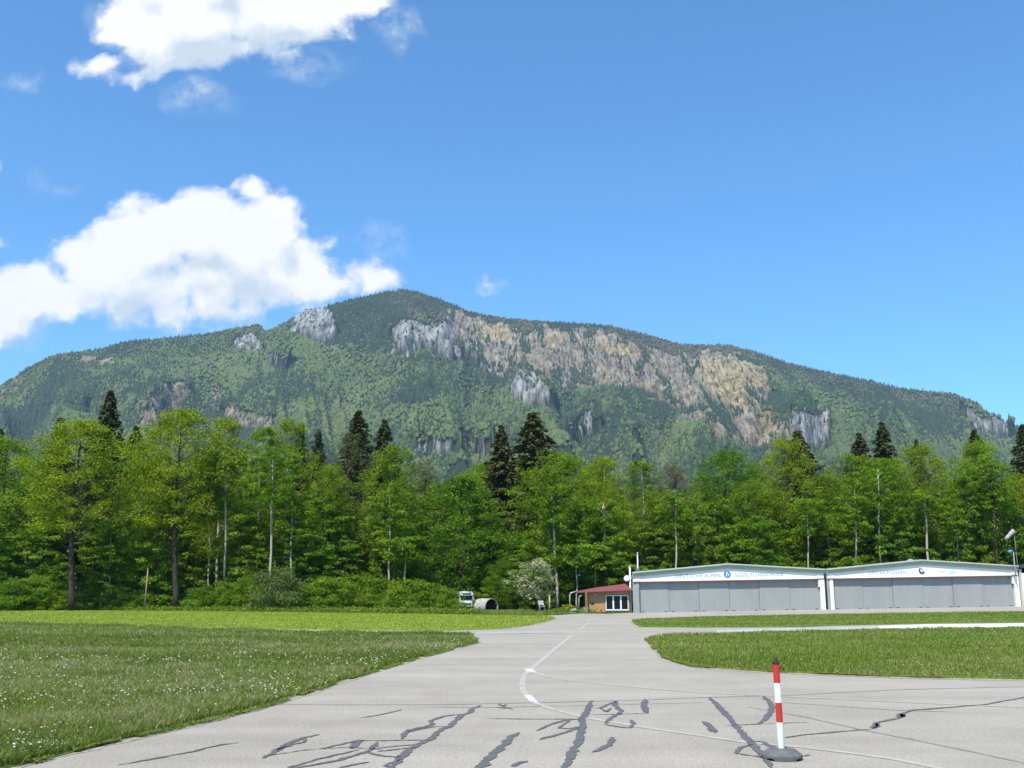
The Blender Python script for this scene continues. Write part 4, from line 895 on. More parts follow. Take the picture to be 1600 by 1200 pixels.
def hangar(x0, x1, label, ridge_h, right_end=False):
    z0 = shear(x0); root = empty('hangar', (x0, YF, z0)); W = x1 - x0; sl = 0.0167
    def S(bm):                                 # stands on the sloping apron
        for v in bm.verts:
            v.co.z += sl * v.co.x; v.co.x += 0.128 * max(0, v.co.y - 0.6)      # the sheds run back slightly askew
        return bm
    eave, fb = 3.93, 3.0; mid = W / 2 
    D = 22
    # side and back walls
    bm = bmesh.new(); box(bm, 0.0, 0.28, 0.06, D, -0.15, 3.55); bm_obj('wall', S(bm), GREYWALL, root)
    if right_end: bm = bmesh.new(); box(bm, W - 0.28, W, 0.06, D, -0.15, 3.55); bm_obj('wall', S(bm), GREYWALL, root)
    bm = bmesh.new(); box(bm, 0.3, W - 0.3, D - 0.25, D, -0.15, 3.5); bm_obj('wall', S(bm), GREYWALL, root)
    # white gable beam
    bm = bmesh.new(); prism(bm, [(0.05, fb), (W - 0.05, fb), (W - 0.05, eave - 0.45), (mid, ridge_h - 0.48), (0.05, eave - 0.45)], -0.05, 0.30); bm_obj('fascia', S(bm), WHITE, root)
    for xa in (0.08, W - 0.75):
        bm = bmesh.new(); box(bm, xa, xa + 0.67, -0.09, -0.052, fb + 0.02, eave - 0.36); bm_obj('fascia_block', S(bm), WHITE, root)
    bm = bmesh.new(); box(bm, 0.1, W - 0.1, -0.07, 0.28, fb - 0.06, fb - 0.002); bm_obj('red_edge', S(bm), REDLINE, root)
    # roof sheets with two-step verge trim
    for lo, hi, y0, mt, nm in ((-0.47, -0.24, -0.20, TRIM, 'verge_board'), (-0.238, -0.12, -0.34, ROOFM, 'verge_board'), (-0.118, 0.0, -0.42, TRIM, 'verge_board')):
        bm = bmesh.new(); prism(bm, [(-0.02, eave + lo), (mid, ridge_h + lo), (W + 0.02, eave + lo), (W + 0.02, eave + hi), (mid, ridge_h + hi), (-0.02, eave + hi)], y0, y0 + 0.5); bm_obj(nm, S(bm), mt, root)
    bm = bmesh.new(); prism(bm, [(-0.05, eave - 0.05), (mid, ridge_h - 0.05), (W + 0.05, eave - 0.05), (W + 0.05, eave + 0.03), (mid, ridge_h + 0.03), (-0.05, eave + 0.03)], 0.09, D + 0.3)
    bm_obj('roof', S(bm), ROOFM, root)
    # pillars
    bm = bmesh.new(); box(bm, 0.28, 0.62, 0.02, 0.5, -0.1, fb - 0.065, bev=0.01); bm_obj('pillar', S(bm), GREYWALL if not right_end else WHITE, root)
    bm = bmesh.new(); box(bm, W - 0.44, W - 0.02, -0.02, 0.45, -0.1, fb - 0.065, bev=0.01)
    box(bm, W - 0.60, W - 0.44, 0.0, 0.4, fb - 0.8, fb - 0.065); bm_obj('pillar', S(bm), WHITE, root)
    # sliding doors
    xs0, xs1 = 0.62, W - 0.44; edges = np.linspace(xs0, xs1, 7)
    for i in range(6):
        bm = bmesh.new(); dy = 0.36 + 0.05 * (i % 2); a, b = edges[i] + 0.012, edges[i + 1] - 0.012
        box(bm, a, b, dy, dy + 0.05, 0.03, fb - 0.01)
        box(bm, b - 0.05, b - 0.005, dy - 0.02, dy - 0.001, 0.03, fb - 0.01)
        for q in range(4, 5):                                                         # shallow ribs of the sheeting
            xr = a + (b - a) * q / 8; box(bm, xr - 0.012, xr + 0.012, dy - 0.012, dy - 0.001, 0.1, fb - 0.02)
        d = bm_obj('door_panel', S(bm), DOORM, root)
        bm = bmesh.new()
        for xx in (a + 0.35, b - 0.35): box(bm, xx - 0.14, xx + 0.14, dy - 0.05, dy - 0.021, 0.0, 0.09)
        bm_obj('roller', S(bm), BLACK, d)
        bm = bmesh.new(); box(bm, b - 0.30, b - 0.27, dy - 0.05, dy - 0.021, 0.95, 1.2); bm_obj('handle', S(bm), STEEL, d)
    bm = bmesh.new(); box(bm, xs0, xs1, 0.24, 0.34, -0.02, 0.025); bm_obj('door_track', S(bm), STEEL, root)
    bm = bmesh.new(); tube(bm, [(W + 0.06, 0.25, 0), (W + 0.06, 0.25, fb + 0.5)], 0.09, 10); bm_obj('drainpipe', S(bm), DARKPIPE, root) 
    tag(root, label, 'hangar', 'twin gliding hangars'); return root, W, mid
h1, W1, m1 = hangar(HX0, HX1 - 0.12, 'left white-gabled hangar with grey sliding doors, next to the red-roofed hut', 4.62)
h2, W2, m2 = hangar(HX1 + 0.12, HX2, 'right white-gabled hangar with grey sliding doors, lamp on its corner', 4.68, True)
def ex(px, x0): return at(px, 895, YF).x - x0
add_text('lettering', 'DEUTSCHE ALPEN', ex(1090, HX0), 3.33 + .0167 * ex(1090, HX0), 0.45, -0.055, LETTER, h1, 4.45)
add_text('lettering', 'SEGELFLUGSCHULE', ex(1185.5, HX0), 3.33 + .0167 * ex(1185.5, HX0), 0.45, -0.055, LETTER, h1, 4.75)
x2 = HX1 + 0.12
add_text('lettering', 'UNTERW\u00d6SSEN', ex(1386.5, x2), 3.36 + .0167 * ex(1386.5, x2), 0.44, -0.055, LETTER, h2, 3.75)
PALEL = paint('very_faded_letter_paint', (0.55, 0.58, 0.60), 0.12, 3, 0.7)
add_text('lettering', 'und', ex(1470, x2), 3.40 + .0167 * ex(1470, x2), 0.22, -0.055, LETTER, h2, 0.55)
add_text('lettering', 'S O D T', ex(1521, x2), 3.34 + .0167 * ex(1521, x2), 0.36, -0.055, PALEL, h2, 1.55)
bm = bmesh.new(); xx = ex(1487, x2); prism(bm, [(xx - .35, 3.34), (xx + .35, 3.34), (xx + .45, 3.5), (xx + .2, 3.66), (xx - .3, 3.66)], -0.085, -0.056)
for v in bm.verts: v.co.z += .0167 * v.co.x
bm_obj('emblem', bm, PALEB, h2)
def disc(parent, x, z, r, mat, y=-0.056, name='emblem', seg=28):
    bm = bmesh.new(); prism(bm, [(x + r * math.cos(2 * math.pi * i / seg), z + r * math.sin(2 * math.pi * i / seg)) for i in range(seg)], y - 0.025, y); return bm_obj(name, bm, mat, parent)
ez = 3.58 + .0167 * ex(1136, HX0); e1 = disc(h1, ex(1136, HX0), ez, 0.345, BLUEE)
bm = bmesh.new(); q = ex(1136, HX0)
prism(bm, [(q - .12, ez - .24), (q - .02, ez - .24), (q - .02, ez - .03), (q + .10, ez - .03), (q + .10, ez - .2), (q + .18, ez - .2), (q + .18, ez + .06), (q, ez + .06), (q - .02, ez + .14), (q + .12, ez + .2), (q + .1, ez + .26), (q - .1, ez + .22), (q - .14, ez + .05)], -0.10, -0.083)
bm_obj('emblem_figure', bm, PALEB, e1)
q = ex(1440, x2); ez = 3.60 + .0167 * q; e2 = disc(h2, q, ez, 0.33, WHITE, name='emblem')
bm = bmesh.new(); pts = [(q + .31 * math.cos(t), ez + .31 * math.sin(t)) for t in np.linspace(R(120), R(330), 16)] + [(q + .05 + .2 * math.cos(t), ez + .06 + .2 * math.sin(t)) for t in np.linspace(R(330), R(120), 14)]
prism(bm, pts, -0.10, -0.083); box(bm, q - .02, q + .06, -0.10, -0.083, ez + .05, ez + .26); box(bm, q + .07, q + .18, -0.10, -0.083, ez - .05, ez + .02); bm_obj('emblem_figure', bm, DARKB, e2)
def chimney(px, py, w, h, label):
    b = at(px, py, YF + 5); root = empty('roof_vent', (b.x, YF + 5, b.z - 0.4)); bm = bmesh.new(); tube(bm, [(0, 0, 0), (0, 0, h + .4)], w / 2, 12); bm_obj('pipe', bm, STEEL, root)
    bm = bmesh.new(); lathe(bm, [(w * .9, h + .42), (w * .9, h + .47), (w * .2, h + .62)], 12); bm_obj('cowl', bm, STEEL, root); tag(root, label, 'roof vent')
chimney(1423, 878.5, 0.45, 0.12, 'small grey vent just left of the right hangar roof ridge')

# third building, cut by the right edge
b = at(1597.2, 930, YF).x; z0 = shear(b)
an = empty('side_building', (b, YF - 0.4, z0)); bm = bmesh.new(); box(bm, 0, 9, 0, 12, -0.2, 3.2); bm_obj('wall', bm, WHITE, an)
bm = bmesh.new(); prism(bm, [(-0.25, 3.72), (4.5, 2.6 + 0.9), (9.3, 3.0), (9.3, 3.2), (4.5, 3.75), (-0.25, 3.95)], -0.3, 12.3); bm_obj('roof', bm, paint('dark_roof', (0.05, 0.055, 0.075), 0.1, 2, 0.6), an)
bm = bmesh.new(); box(bm, -0.12, -0.02, 0.0, 3, -0.1, 3.6); bm_obj('corner_post', bm, paint('cream_paint', (0.62, 0.60, 0.50), 0.06, 2, 0.6), an)
tag(an, 'white building with dark roof cut by the right edge of the picture', 'building')

# ------------------------------------------------------------------ red-roofed hut
hx0 = at(920, 930, 101.5).x; hx1 = HX0 - 0.25; z0 = 0.0; HY = 100.8
hut = empty('hut', (hx0, HY, z0)); W = hx1 - hx0
_n = NT('plank_cladding'); _w = _n.noise(2, 5, 0.7, stretch=(1, 1, 9)); _n.col(_n.ramp(_w, [(0.3, (0.30, 0.17, 0.075)), (0.7, (0.46, 0.27, 0.12))])).rough(0.7); PLANK = _n.m
_n = NT('plank_cladding_bright'); _w = _n.noise(2, 5, 0.7, stretch=(1, 1, 9)); _n.col(_n.ramp(_w, [(0.3, (0.40, 0.205, 0.085)), (0.7, (0.54, 0.29, 0.125))])).rough(0.7); PLANK2 = _n.m
bm = bmesh.new(); box(bm, 0, W, 0, 6, -0.2, 2.2)
for i in range(17):
    zz = 0.02 + i * 0.125
    if zz + .115 < 0.2 or zz > 1.72: box(bm, -0.01, W - 0.02, -0.02, -0.001, zz, zz + 0.113)
    else:
        box(bm, -0.01, at(946, 930, HY).x - hx0 - .01, -0.02, -0.001, zz, zz + 0.113); box(bm, at(981.5, 930, HY).x - hx0 + .01, W - .02, -0.02, -0.001, zz, zz + 0.113)
bm_obj('wall', bm, PLANK2, hut)
bm = bmesh.new(); box(bm, 0.1, 0.42, -0.10, -0.021, 0.86, 1.0); bm_obj('letter_box', bm, BLACK, hut)
bm = bmesh.new(); lathe(bm, [(0.03, 0), (0.09, 0.02), (0.09, 0.1), (0.03, 0.14)], 12, c=(0.6, -0.1, 1.68)); bm_obj('wall_lamp', bm, WHITE, hut)
# roof: front edge rises to the right like in the view, wide overhang to the left
OV = .62; rl = at(902, 925, HY - OV).x - hx0; zl, zr = at(905, 923.6, HY - OV).z, at(987, 919.6, HY - OV).z; zb = at(987, 912.0, HY + 6.2).z; zm = at(938, 918.3, HY + 6.2).z
bm = bmesh.new()
v = [bm.verts.new(p) for p in ((rl, -OV, zl), (W + .25, -OV, zr), (W + .25, 6.2, zb), (W * .27, 6.2, zm), (rl, -OV, zl - .12), (W + .25, -OV, zr - .12), (W + .25, 6.2, zb - .12), (W * .27, 6.2, zm - .12))]
for q in ((0, 1, 2, 3), (7, 6, 5, 4), (4, 5, 1, 0), (5, 6, 2, 1), (6, 7, 3, 2), (7, 4, 0, 3)): bm.faces.new([v[i] for i in q])
bmesh.ops.recalc_face_normals(bm, faces=bm.faces[:]); rf = bm_obj('roof', bm, REDROOF, hut)
bm = bmesh.new()
v = [bm.verts.new(p) for p in ((rl, -OV - .05, zl - .15), (W + .25, -OV - .05, zr - .15), (W + .25, -OV - .05, zr - .01), (rl, -OV - .05, zl - .01), (rl, -OV - .004, zl - .15), (W + .25, -OV - .004, zr - .15), (W + .25, -OV - .004, zr - .01), (rl, -OV - .004, zl - .01))]
for q in ((0, 1, 2, 3), (7, 6, 5, 4), (4, 5, 1, 0), (5, 6, 2, 1), (6, 7, 3, 2), (7, 4, 0, 3)): bm.faces.new([v[i] for i in q])
bmesh.ops.recalc_face_normals(bm, faces=bm.faces[:]); bm_obj('gutter', bm, REDLINE, rf)
GLASS = NT('window_glass'); GLASS.col((0.008, 0.009, 0.011)).rough(0.15); GLASS.b.inputs['Specular IOR Level'].default_value = 0.2; GLASS = GLASS.m
WX0 = at(946, 930, HY).x - hx0; WX1 = at(981.5, 930, HY).x - hx0
for i in range(3):
    a = WX0 + (WX1 - WX0) * i / 3; b = WX0 + (WX1 - WX0) * (i + 1) / 3
    bm = bmesh.new(); f = 0.075
    box(bm, a, b, -0.13, -0.075, 0.22, 0.22 + f * 1.6); box(bm, a, b, -0.13, -0.075, 1.62, 1.62 + f); box(bm, a, a + f, -0.13, -0.075, 0.22 + f * 1.6, 1.62); box(bm, b - f, b, -0.13, -0.075, 0.22 + f * 1.6, 1.62)
    box(bm, a + 0.35, a + 0.40, -0.13, -0.10, 0.34, 1.62) if False else None
    w = bm_obj('window', bm, WHITE, hut)
    bm = bmesh.new(); box(bm, a + f, b - f, -0.10, -0.08, 0.34, 1.62); bm_obj('pane', bm, GLASS, w)
tag(hut, 'low wooden hut with red roof and white-framed windows beside the left hangar', 'hut')

# masts and dishes behind the hut
def mast(px, y0, y1, Y, r, label, cap=0.0):
    a = at(px, y1, Y); t = at(px, y0, Y); base = gz(a.x, Y); root = empty('mast', (a.x, Y, base)); bm = bmesh.new()
    tube(bm, [(0, 0, 0), (0, 0, t.z - base)], [r * 1.15, r * 0.9], 12); bm_obj('pole', bm, WHITE if cap == 0 else STEEL, root)
    bm = bmesh.new(); lathe(bm, [(r * 1.3, t.z - base), (r * 1.3, t.z - base + .06), (r * .4, t.z - base + .12)], 12); bm_obj('cap', bm, STEEL, root)
    if cap: bm = bmesh.new(); lathe(bm, [(cap, a.z - base - .6), (cap, a.z - base), (cap * .8, a.z - base + .12)], 12); bm_obj('collar', bm, DARKPIPE, root)
    tag(root, label, 'mast'); return root
mast(996.7, 864.5, 890, YF + 2.5, 0.085, 'grey-white pipe mast rising from the left corner of the left hangar', 0.28)
mast(984.5, 886, 905, YF + 1.2, 0.09, 'short white mast behind the hut roof carrying a dish')
def dish(px, py, Y, r, label):
    c = at(px, py, Y); root = empty('satellite_dish', (c.x, Y, c.z)); bm = bmesh.new(); seg = 24
    prof = [(r * k / 5, -0.22 * r * (1 - (k / 5) ** 2)) for k in range(1, 6)]
    rings = []
    for off in (0, 0.02):
        for rr, d in (prof if off == 0 else prof[::-1]): rings.append([bm.verts.new((rr * math.cos(2 * math.pi * j / seg), -d * -1 + off + 0.1, rr * math.sin(2 * math.pi * j / seg))) for j in range(seg)])
    for i in range(len(rings) - 1):
        for j in range(seg): bm.faces.new((rings[i][j], rings[i + 1][j], rings[i + 1][(j + 1) % seg], rings[i][(j + 1) % seg]))
    bm.faces.new(rings[0]); bm.faces.new(rings[-1][::-1]); bmesh.ops.recalc_face_normals(bm, faces=bm.faces[:]); bm_obj('reflector', bm, WHITE, root, True)
    bm = bmesh.new(); tube(bm, [(0, 0.05, -r), (0, -0.55, -0.1), (0, -0.6, 0)], 0.02, 6); bm_obj('feed_arm', bm, STEEL, root)
    bm = bmesh.new(); tube(bm, [(0, 0.1, 0), (r * 1.0, 0.28, -0.05)], 0.035, 8); bm_obj('bracket', bm, STEEL, root)
    root.rotation_euler = (R(-12), 0, R(-8)); tag(root, label, 'dish')
dish(979.5, 903.5, YF + 1.0, 0.30, 'round white satellite dish left of the short white mast')
dish(989.5, 902.5, YF + 1.6, 0.24, 'smaller white dish half hidden behind the left hangar corner')

# bent lamp posts and items by the hut
def bent_post(px0, px1, y0, yb, Y, r, label):
    a = at(px0, yb, Y); t = at(px0, y0, Y); e = at(px1, y0 - 3, Y); root = empty('bent_post', (a.x, Y, gz(a.x, Y))); h = t.z; dx = e.x - t.x; dz = e.z - t.z
    bm = bmesh.new(); tube(bm, [(0, 0, 0), (0, 0, h - .12), (dx * .06, 0, h - .02), (dx * .2, 0, h + dz * .15), (dx, 0, h + dz)], r, 10); bm_obj('tube', bm, STEEL, root)
    bm = bmesh.new(); lathe(bm, [(r * 2.2, 0), (r * 2.2, 0.05), (r * 1.1, 0.07)], 12); bm_obj('foot', bm, STEEL, root); tag(root, label, 'post', 'bent steel posts left of the hut')
bent_post(890.5, 901, 927, 952, 103.5, 0.07, 'taller bent steel post left of the hut roof corner')
bent_post(904.5, 912, 932.5, 953, 101.5, 0.06, 'shorter bent steel post standing just left of the hut')
def post(px, y0, Y, r, mat, label, name='fence_post', cat='post'):
    t = at(px, y0, Y); root = empty(name, (t.x, Y, gz(t.x, Y))); bm = bmesh.new(); tube(bm, [(0, 0, 0), (0, 0, t.z * .5), (0.01, 0, t.z - gz(t.x, Y))], [r, r * .95, r * .85], 8); bm_obj('shaft', bm, mat, root)
    bm = bmesh.new(); lathe(bm, [(r * 1.25, t.z - .01), (r * 1.25, t.z + .05), (r * .3, t.z + .1)], 10); bm_obj('cap', bm, mat, root); tag(root, label, cat)
post(858.5, 931, 106, 0.09, PALEBARK, 'pale wooden post right of the blossoming tree')
post(231, 889, 110, 0.09, m_bark('weathered_wood', (0.14, 0.10, 0.07), (0.28, 0.21, 0.15)), 'tall thin wooden pole at the wood edge on the left', 'wooden_pole', 'pole')
# stone block by the path
def rock_thing(px, py, w, h, mat, label, seed, name='boulder'):
    c = gp(px, py); bm = bmesh.new(); bmesh.ops.create_icosphere(bm, subdivisions=3, radius=1)
    for v in bm.verts:
        d = 1 + 0.35 * (float(fbm(v.co.x * 2 + seed, v.co.y * 2 + v.co.z * 3, 3, seed)) - .5); v.co = Vector((v.co.x * w / 2 * d, v.co.y * w / 2 * d, max(-0.05, v.co.z * h / 2 * d + h * .42)))
    o = bm_obj(name, bm, mat, None, False, (c.x, c.y, c.z)); tag(o, label, 'boulder')
STONE = paint('stone', (0.30, 0.30, 0.28), 0.2, 3, 0.9, bump=0.4)
rock_thing(897, 958, 0.8, 0.5, STONE, 'grey stone beside the yellow flowering shrub', 3)
c = gp(915.5, 957.8); cb = empty('concrete_block', (c.x, c.y, c.z)); bm = bmesh.new(); box(bm, -.22, .22, -.15, .2, -.02, .52, bev=.03); bm_obj('body', bm, STONE, cb); bm = bmesh.new(); box(bm, -.26, .26, -.19, .24, .521, .58, bev=.015); bm_obj('cap_slab', bm, STONE, cb); tag(cb, 'small grey stone block at the path left of the hut', 'block')
def shrub(px, py, w, h, c0, c1, label, name, seed, Ydx=0, leaf=0.07):
    c = gp(px, py); rng = np.random.default_rng(seed); root = empty(name, (c.x, c.y + Ydx, c.z)); n = 26
    C = np.stack([rng.normal(0, w / 4, n), rng.normal(0, w / 4, n), h * (0.25 + .65 * rng.random(n))], 1); V, ci = leaf_cards(C, np.full(n, h * .25), 34, leaf, 0.7, rng)
    t = rng.random(len(ci))[:, None] ** 1.5; cc = np.array(c0) * (1 - t) + np.array(c1) * t; mesh_np('foliage', V, np.arange(len(V)).reshape(-1, 4), GRASS, root, nper=4, col=np.repeat(cc, 4, 0))
    bm = bmesh.new()
    for i in range(7): tube(bm, [(0, 0, 0), tuple(C[i])], [.02, .008], 5, cap=False)
    bm_obj('stems', bm, BARK, root); tag(root, label, 'shrub')
shrub(889, 957, 1.7, 0.8, (0.12, 0.17, 0.03), (0.75, 0.55, 0.03), 'yellow flowering shrub at the kerb left of the hut', 'flowering_shrub', 5)
shrub(937, 956.2, 1.9, 0.45, (0.10, 0.15, 0.02), (0.45, 0.42, 0.04), 'yellow-green shrub below the hut boards', 'low_shrub', 6)
shrub(928, 955.5, 0.9, 0.45, (0.08, 0.08, 0.02), (0.22, 0.12, 0.06), 'brownish shrub at the left corner of the hut', 'low_shrub', 8)
shrub(984.5, 955, 1.0, 2.1, (0.04, 0.07, 0.015), (0.10, 0.14, 0.03), 'climbing green plant between the hut windows and the hangar', 'climbing_plant', 7)
for px, sd_ in ((955, 21), (966, 22), (976, 23)):
    shrub(px, 955.8, 1.1, 0.38, (0.07, 0.12, 0.02), (0.15, 0.2, 0.03), {955: 'low green plant under the left hut window', 966: 'low green plant under the middle hut window', 976: 'low green plant under the right hut window'}[px], 'low_shrub', sd_)

# camper van at the wood edge
def camper():
    c = gp(729, 953); Y = c.y; root = empty('camper_van', (c.x, Y, 0.02), R(12)); s = Y / FPX
    CW = paint('van_white', (0.74, 0.74, 0.72), 0.08, 2, 0.35)
    bm = bmesh.new(); prism(bm, [(-.88, .38), (.88, .38), (.92, .8), (.90, 1.2), (.80, 1.95), (.62, 2.12), (-.62, 2.12), (-.80, 1.95), (-.90, 1.2), (-.92, .8)], 0.15, 3.6); 
    bmesh.ops.bevel(bm, geom=[e for e in bm.edges if abs(e.verts[0].co.y - e.verts[1].co.y) < 0.01], offset=.07, segments=2, affect='EDGES'); bm_obj('body', bm, CW, root)
    bm = bmesh.new(); prism(bm, [(-.84, .40), (.84, .40), (.86, .95), (-.86, .95)], -0.45, 0.16); bmesh.ops.bevel(bm, geom=bm.edges[:], offset=.09, segments=3, affect='EDGES'); bm_obj('bonnet', bm, CW, root)
    bm = bmesh.new(); box(bm, -.72, .72, .10, .148, 1.12, 1.66, bev=.02); bm_obj('windscreen', bm, GLASS, root)
    bm = bmesh.new(); box(bm, -.5, .5, .10, .147, 1.80, 1.92); bm_obj('roof_window', bm, GLASS, root)
    bm = bmesh.new(); box(bm, -.45, .45, -.50, -.452, .58, .76); bm_obj('grille', bm, BLACK, root)
    for sx in (-1, 1):
        bm = bmesh.new(); tube(bm, [(sx * .64, -.50, .72), (sx * .64, -.44, .72)], .11, 16); bm_obj('headlight', bm, STEEL, root)
        for yy in (-.1, 2.9):
            bm = bmesh.new(); tube(bm, [(sx * .72, yy, .3), (sx * .9, yy, .3)], .3, 18); w = bm_obj('wheel', bm, BLACK, root); bm = bmesh.new(); tube(bm, [(sx * .885, yy, .3), (sx * .915, yy, .3)], .17, 14); bm_obj('rim', bm, STEEL, w)
        bm = bmesh.new(); box(bm, sx * 1.0 - .07, sx * 1.0 + .07, .12, .2, 1.2, 1.45, bev=.02); box(bm, min(sx * .88, sx * .96), max(sx * .88, sx * .96), .14, .18, 1.3, 1.34); bm_obj('mirror', bm, BLACK, root)
        bm = bmesh.new(); xx = sx * .91; box(bm, xx - .02, xx + .02, .5, 1.6, 1.2, 1.7); bm_obj('side_window', bm, GLASS, root)
    bm = bmesh.new(); box(bm, -.88, .88, -.53, -.47, .36, .50, bev=.02); bm_obj('bumper', bm, STEEL, root)
    bm = bmesh.new(); box(bm, -.25, .25, -.545, -.531, .38, .48); bm_obj('number_plate', bm, WHITE, root)
    tag(root, 'old white camper van parked nose-out at the wood edge', 'van')
camper()
# round-topped grey shelter with a dark open end
def shelter():
    c = gp(768, 953.5); root = empty('barrel_shelter', (c.x, c.y, 0.02), R(38)); r = 0.98; seg = 20
    CM = paint('grey_canvas', (0.42, 0.40, 0.37), 0.22, 2.5, 0.9, bump=0.3)
    bm = bmesh.new(); prof = [(r * math.cos(R(-12 + 204 * i / seg)), 0.30 + r * 1.02 * math.sin(R(-12 + 204 * i / seg))) for i in range(seg + 1)]; prof = [(x, max(0.04, z)) for x, z in prof]
    inn = [(x * .93, 0.04 + (z - .04) * .95) for x, z in prof]; rings = [[bm.verts.new((x * (1 + .02 * math.sin(k * 3 + x * 4)), y, z + .02 * math.sin(k * 2.1 + x * 5))) for x, z in prof] for k, y in enumerate((0, .45, .9, 1.35, 1.8, 2.2))]
    ir = [[bm.verts.new((x, y, z)) for x, z in inn] for y in (0, 2.1)]
    for A_, B_ in list(zip(rings, rings[1:])) + [(ir[0], rings[0]), (ir[1], ir[0])]:
        for i in range(seg): bm.faces.new((A_[i], A_[i + 1], B_[i + 1], B_[i]))
    bm.faces.new(rings[-1]); bmesh.ops.recalc_face_normals(bm, faces=bm.faces[:]); bm_obj('cover', bm, CM, root)
    bm = bmesh.new(); prism(bm, [(x * .99, z) for x, z in inn], 0.35, 0.38); bm_obj('shade_sheet', bm, DARK, root)  # near-black sheet across the opening; the shade inside is put into its colour
    bm = bmesh.new(); tube(bm, [(x, -0.03, z) for x, z in [(p[0] * .97, p[1] * .98) for p in prof]], .05, 6); bm_obj('rim', bm, paint('rusty_rim', (0.34, 0.25, 0.22), .2, 3, .8), root)
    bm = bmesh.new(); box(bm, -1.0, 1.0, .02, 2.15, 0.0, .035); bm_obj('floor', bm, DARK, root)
    tag(root, 'grey round-topped canvas shelter with dark open end under the dark tree', 'shelter')
shelter()
# folding chair frame beside the blossoming tree
def chair():
    c = gp(846, 956); root = empty('folding_chair', (c.x, c.y, 0.03), R(25)); 
    for sx in (-.27, .27):
        bm = bmesh.new(); tube(bm, [(sx, -.35, 0), (sx, .25, 1.15)], .03, 8); bm_obj('back_frame', bm, STEEL, root)
        bm = bmesh.new(); tube(bm, [(sx, .35, 0), (sx, -.3, .55)], .03, 8); bm_obj('leg', bm, STEEL, root)
    bm = bmesh.new(); box(bm, -.27, .27, -.33, .12, .46, .5, bev=.01); bm_obj('seat', bm, paint('chair_cloth', (.30, .34, .38), .1, 5, .8), root)
    bm = bmesh.new(); v = [bm.verts.new(p) for p in ((-.25, .0, .66), (.25, .0, .66), (.25, .24, 1.12), (-.25, .24, 1.12), (-.25, .03, .66), (.25, .03, .66), (.25, .27, 1.12), (-.25, .27, 1.12))]
    for q in ((0, 1, 2, 3), (7, 6, 5, 4), (4, 5, 1, 0), (5, 6, 2, 1), (6, 7, 3, 2), (7, 4, 0, 3)): bm.faces.new([v[i] for i in q])
    bm_obj('backrest', bm, paint('chair_cloth_back', (.34, .37, .40), .1, 5, .8), root)
    tag(root, 'grey folding garden chair under the blossoming tree', 'chair')
chair()
# turquoise railing in the shade
c = gp(813, 953); fr = empty('turquoise_railing', (c.x, c.y + 4, 0.02)); TQ = paint('turquoise_paint', (0.07, 0.22, 0.21), .1, 3, .5)
for i in range(3): bm = bmesh.new(); tube(bm, [(-.9 + .9 * i, 0, 0), (-.9 + .9 * i, 0, .85)], .03, 8); bm_obj('post', bm, TQ, fr)
for z in (.5, .8): bm = bmesh.new(); tube(bm, [(-.92, 0, z), (.92, 0, z)], .025, 8); bm_obj('rail', bm, TQ, fr)
bm = bmesh.new()
for i in range(18): tube(bm, [(-.88 + .1 * i, 0, .12), (-.88 + .1 * i, 0, .78)], .012, 5)
bm_obj('bars', bm, TQ, fr); tag(fr, 'low turquoise railing in the shade left of the blossoming tree', 'railing')

# windsock and blue lamp at the right hangar corner
def windsock():
    Y = 106; b = at(1584, 829.5, Y); base = gz(b.x, Y); root = empty('windsock', (b.x, Y, base)); H = b.z - base
    bm = bmesh.new(); tube(bm, [(0.05, 0, 0), (0, 0, H + .1)], [.06, .03], 10); bm_obj('mast', bm, paint('green_grey_mast', (.12, .15, .1), .1, 4, .6), root)
    e = at(1570.5, 843, Y); dx, dz = e.x - b.x, e.z - b.z
    bm = bmesh.new(); n = 9; pts = []; rad = []
    for i in range(n): t = i / (n - 1); pts.append((dx * (t ** 1.25), -.05 * t, H + dz * (t ** 1.05) + .25 * t * (1 - t))); rad.append(.27 - .10 * t + .02 * math.sin(i * 2.3))
    tube(bm, pts, rad, 14, cap=False); bmesh.ops.solidify(bm, geom=bm.faces[:], thickness=.015)
    so_ = bm_obj('sock', bm, paint('faded_pink_cloth', (.74, .60, .56), .08, 3, .9), root, True)
    bm = bmesh.new(); seg = 20; d = (Vector(pts[1]) - Vector(pts[0])).normalized(); a = d.cross(Vector((0, 1, 0))).normalized(); bb = d.cross(a)
    tube(bm, [Vector(pts[0]) + (a * math.cos(t) + bb * math.sin(t)) * .28 for t in np.linspace(0, 6.283, seg)], .02, 6); bm_obj('hoop', bm, STEEL, root)
    tag(root, 'faded pink drooping windsock above the right end of the right hangar', 'windsock')
windsock()
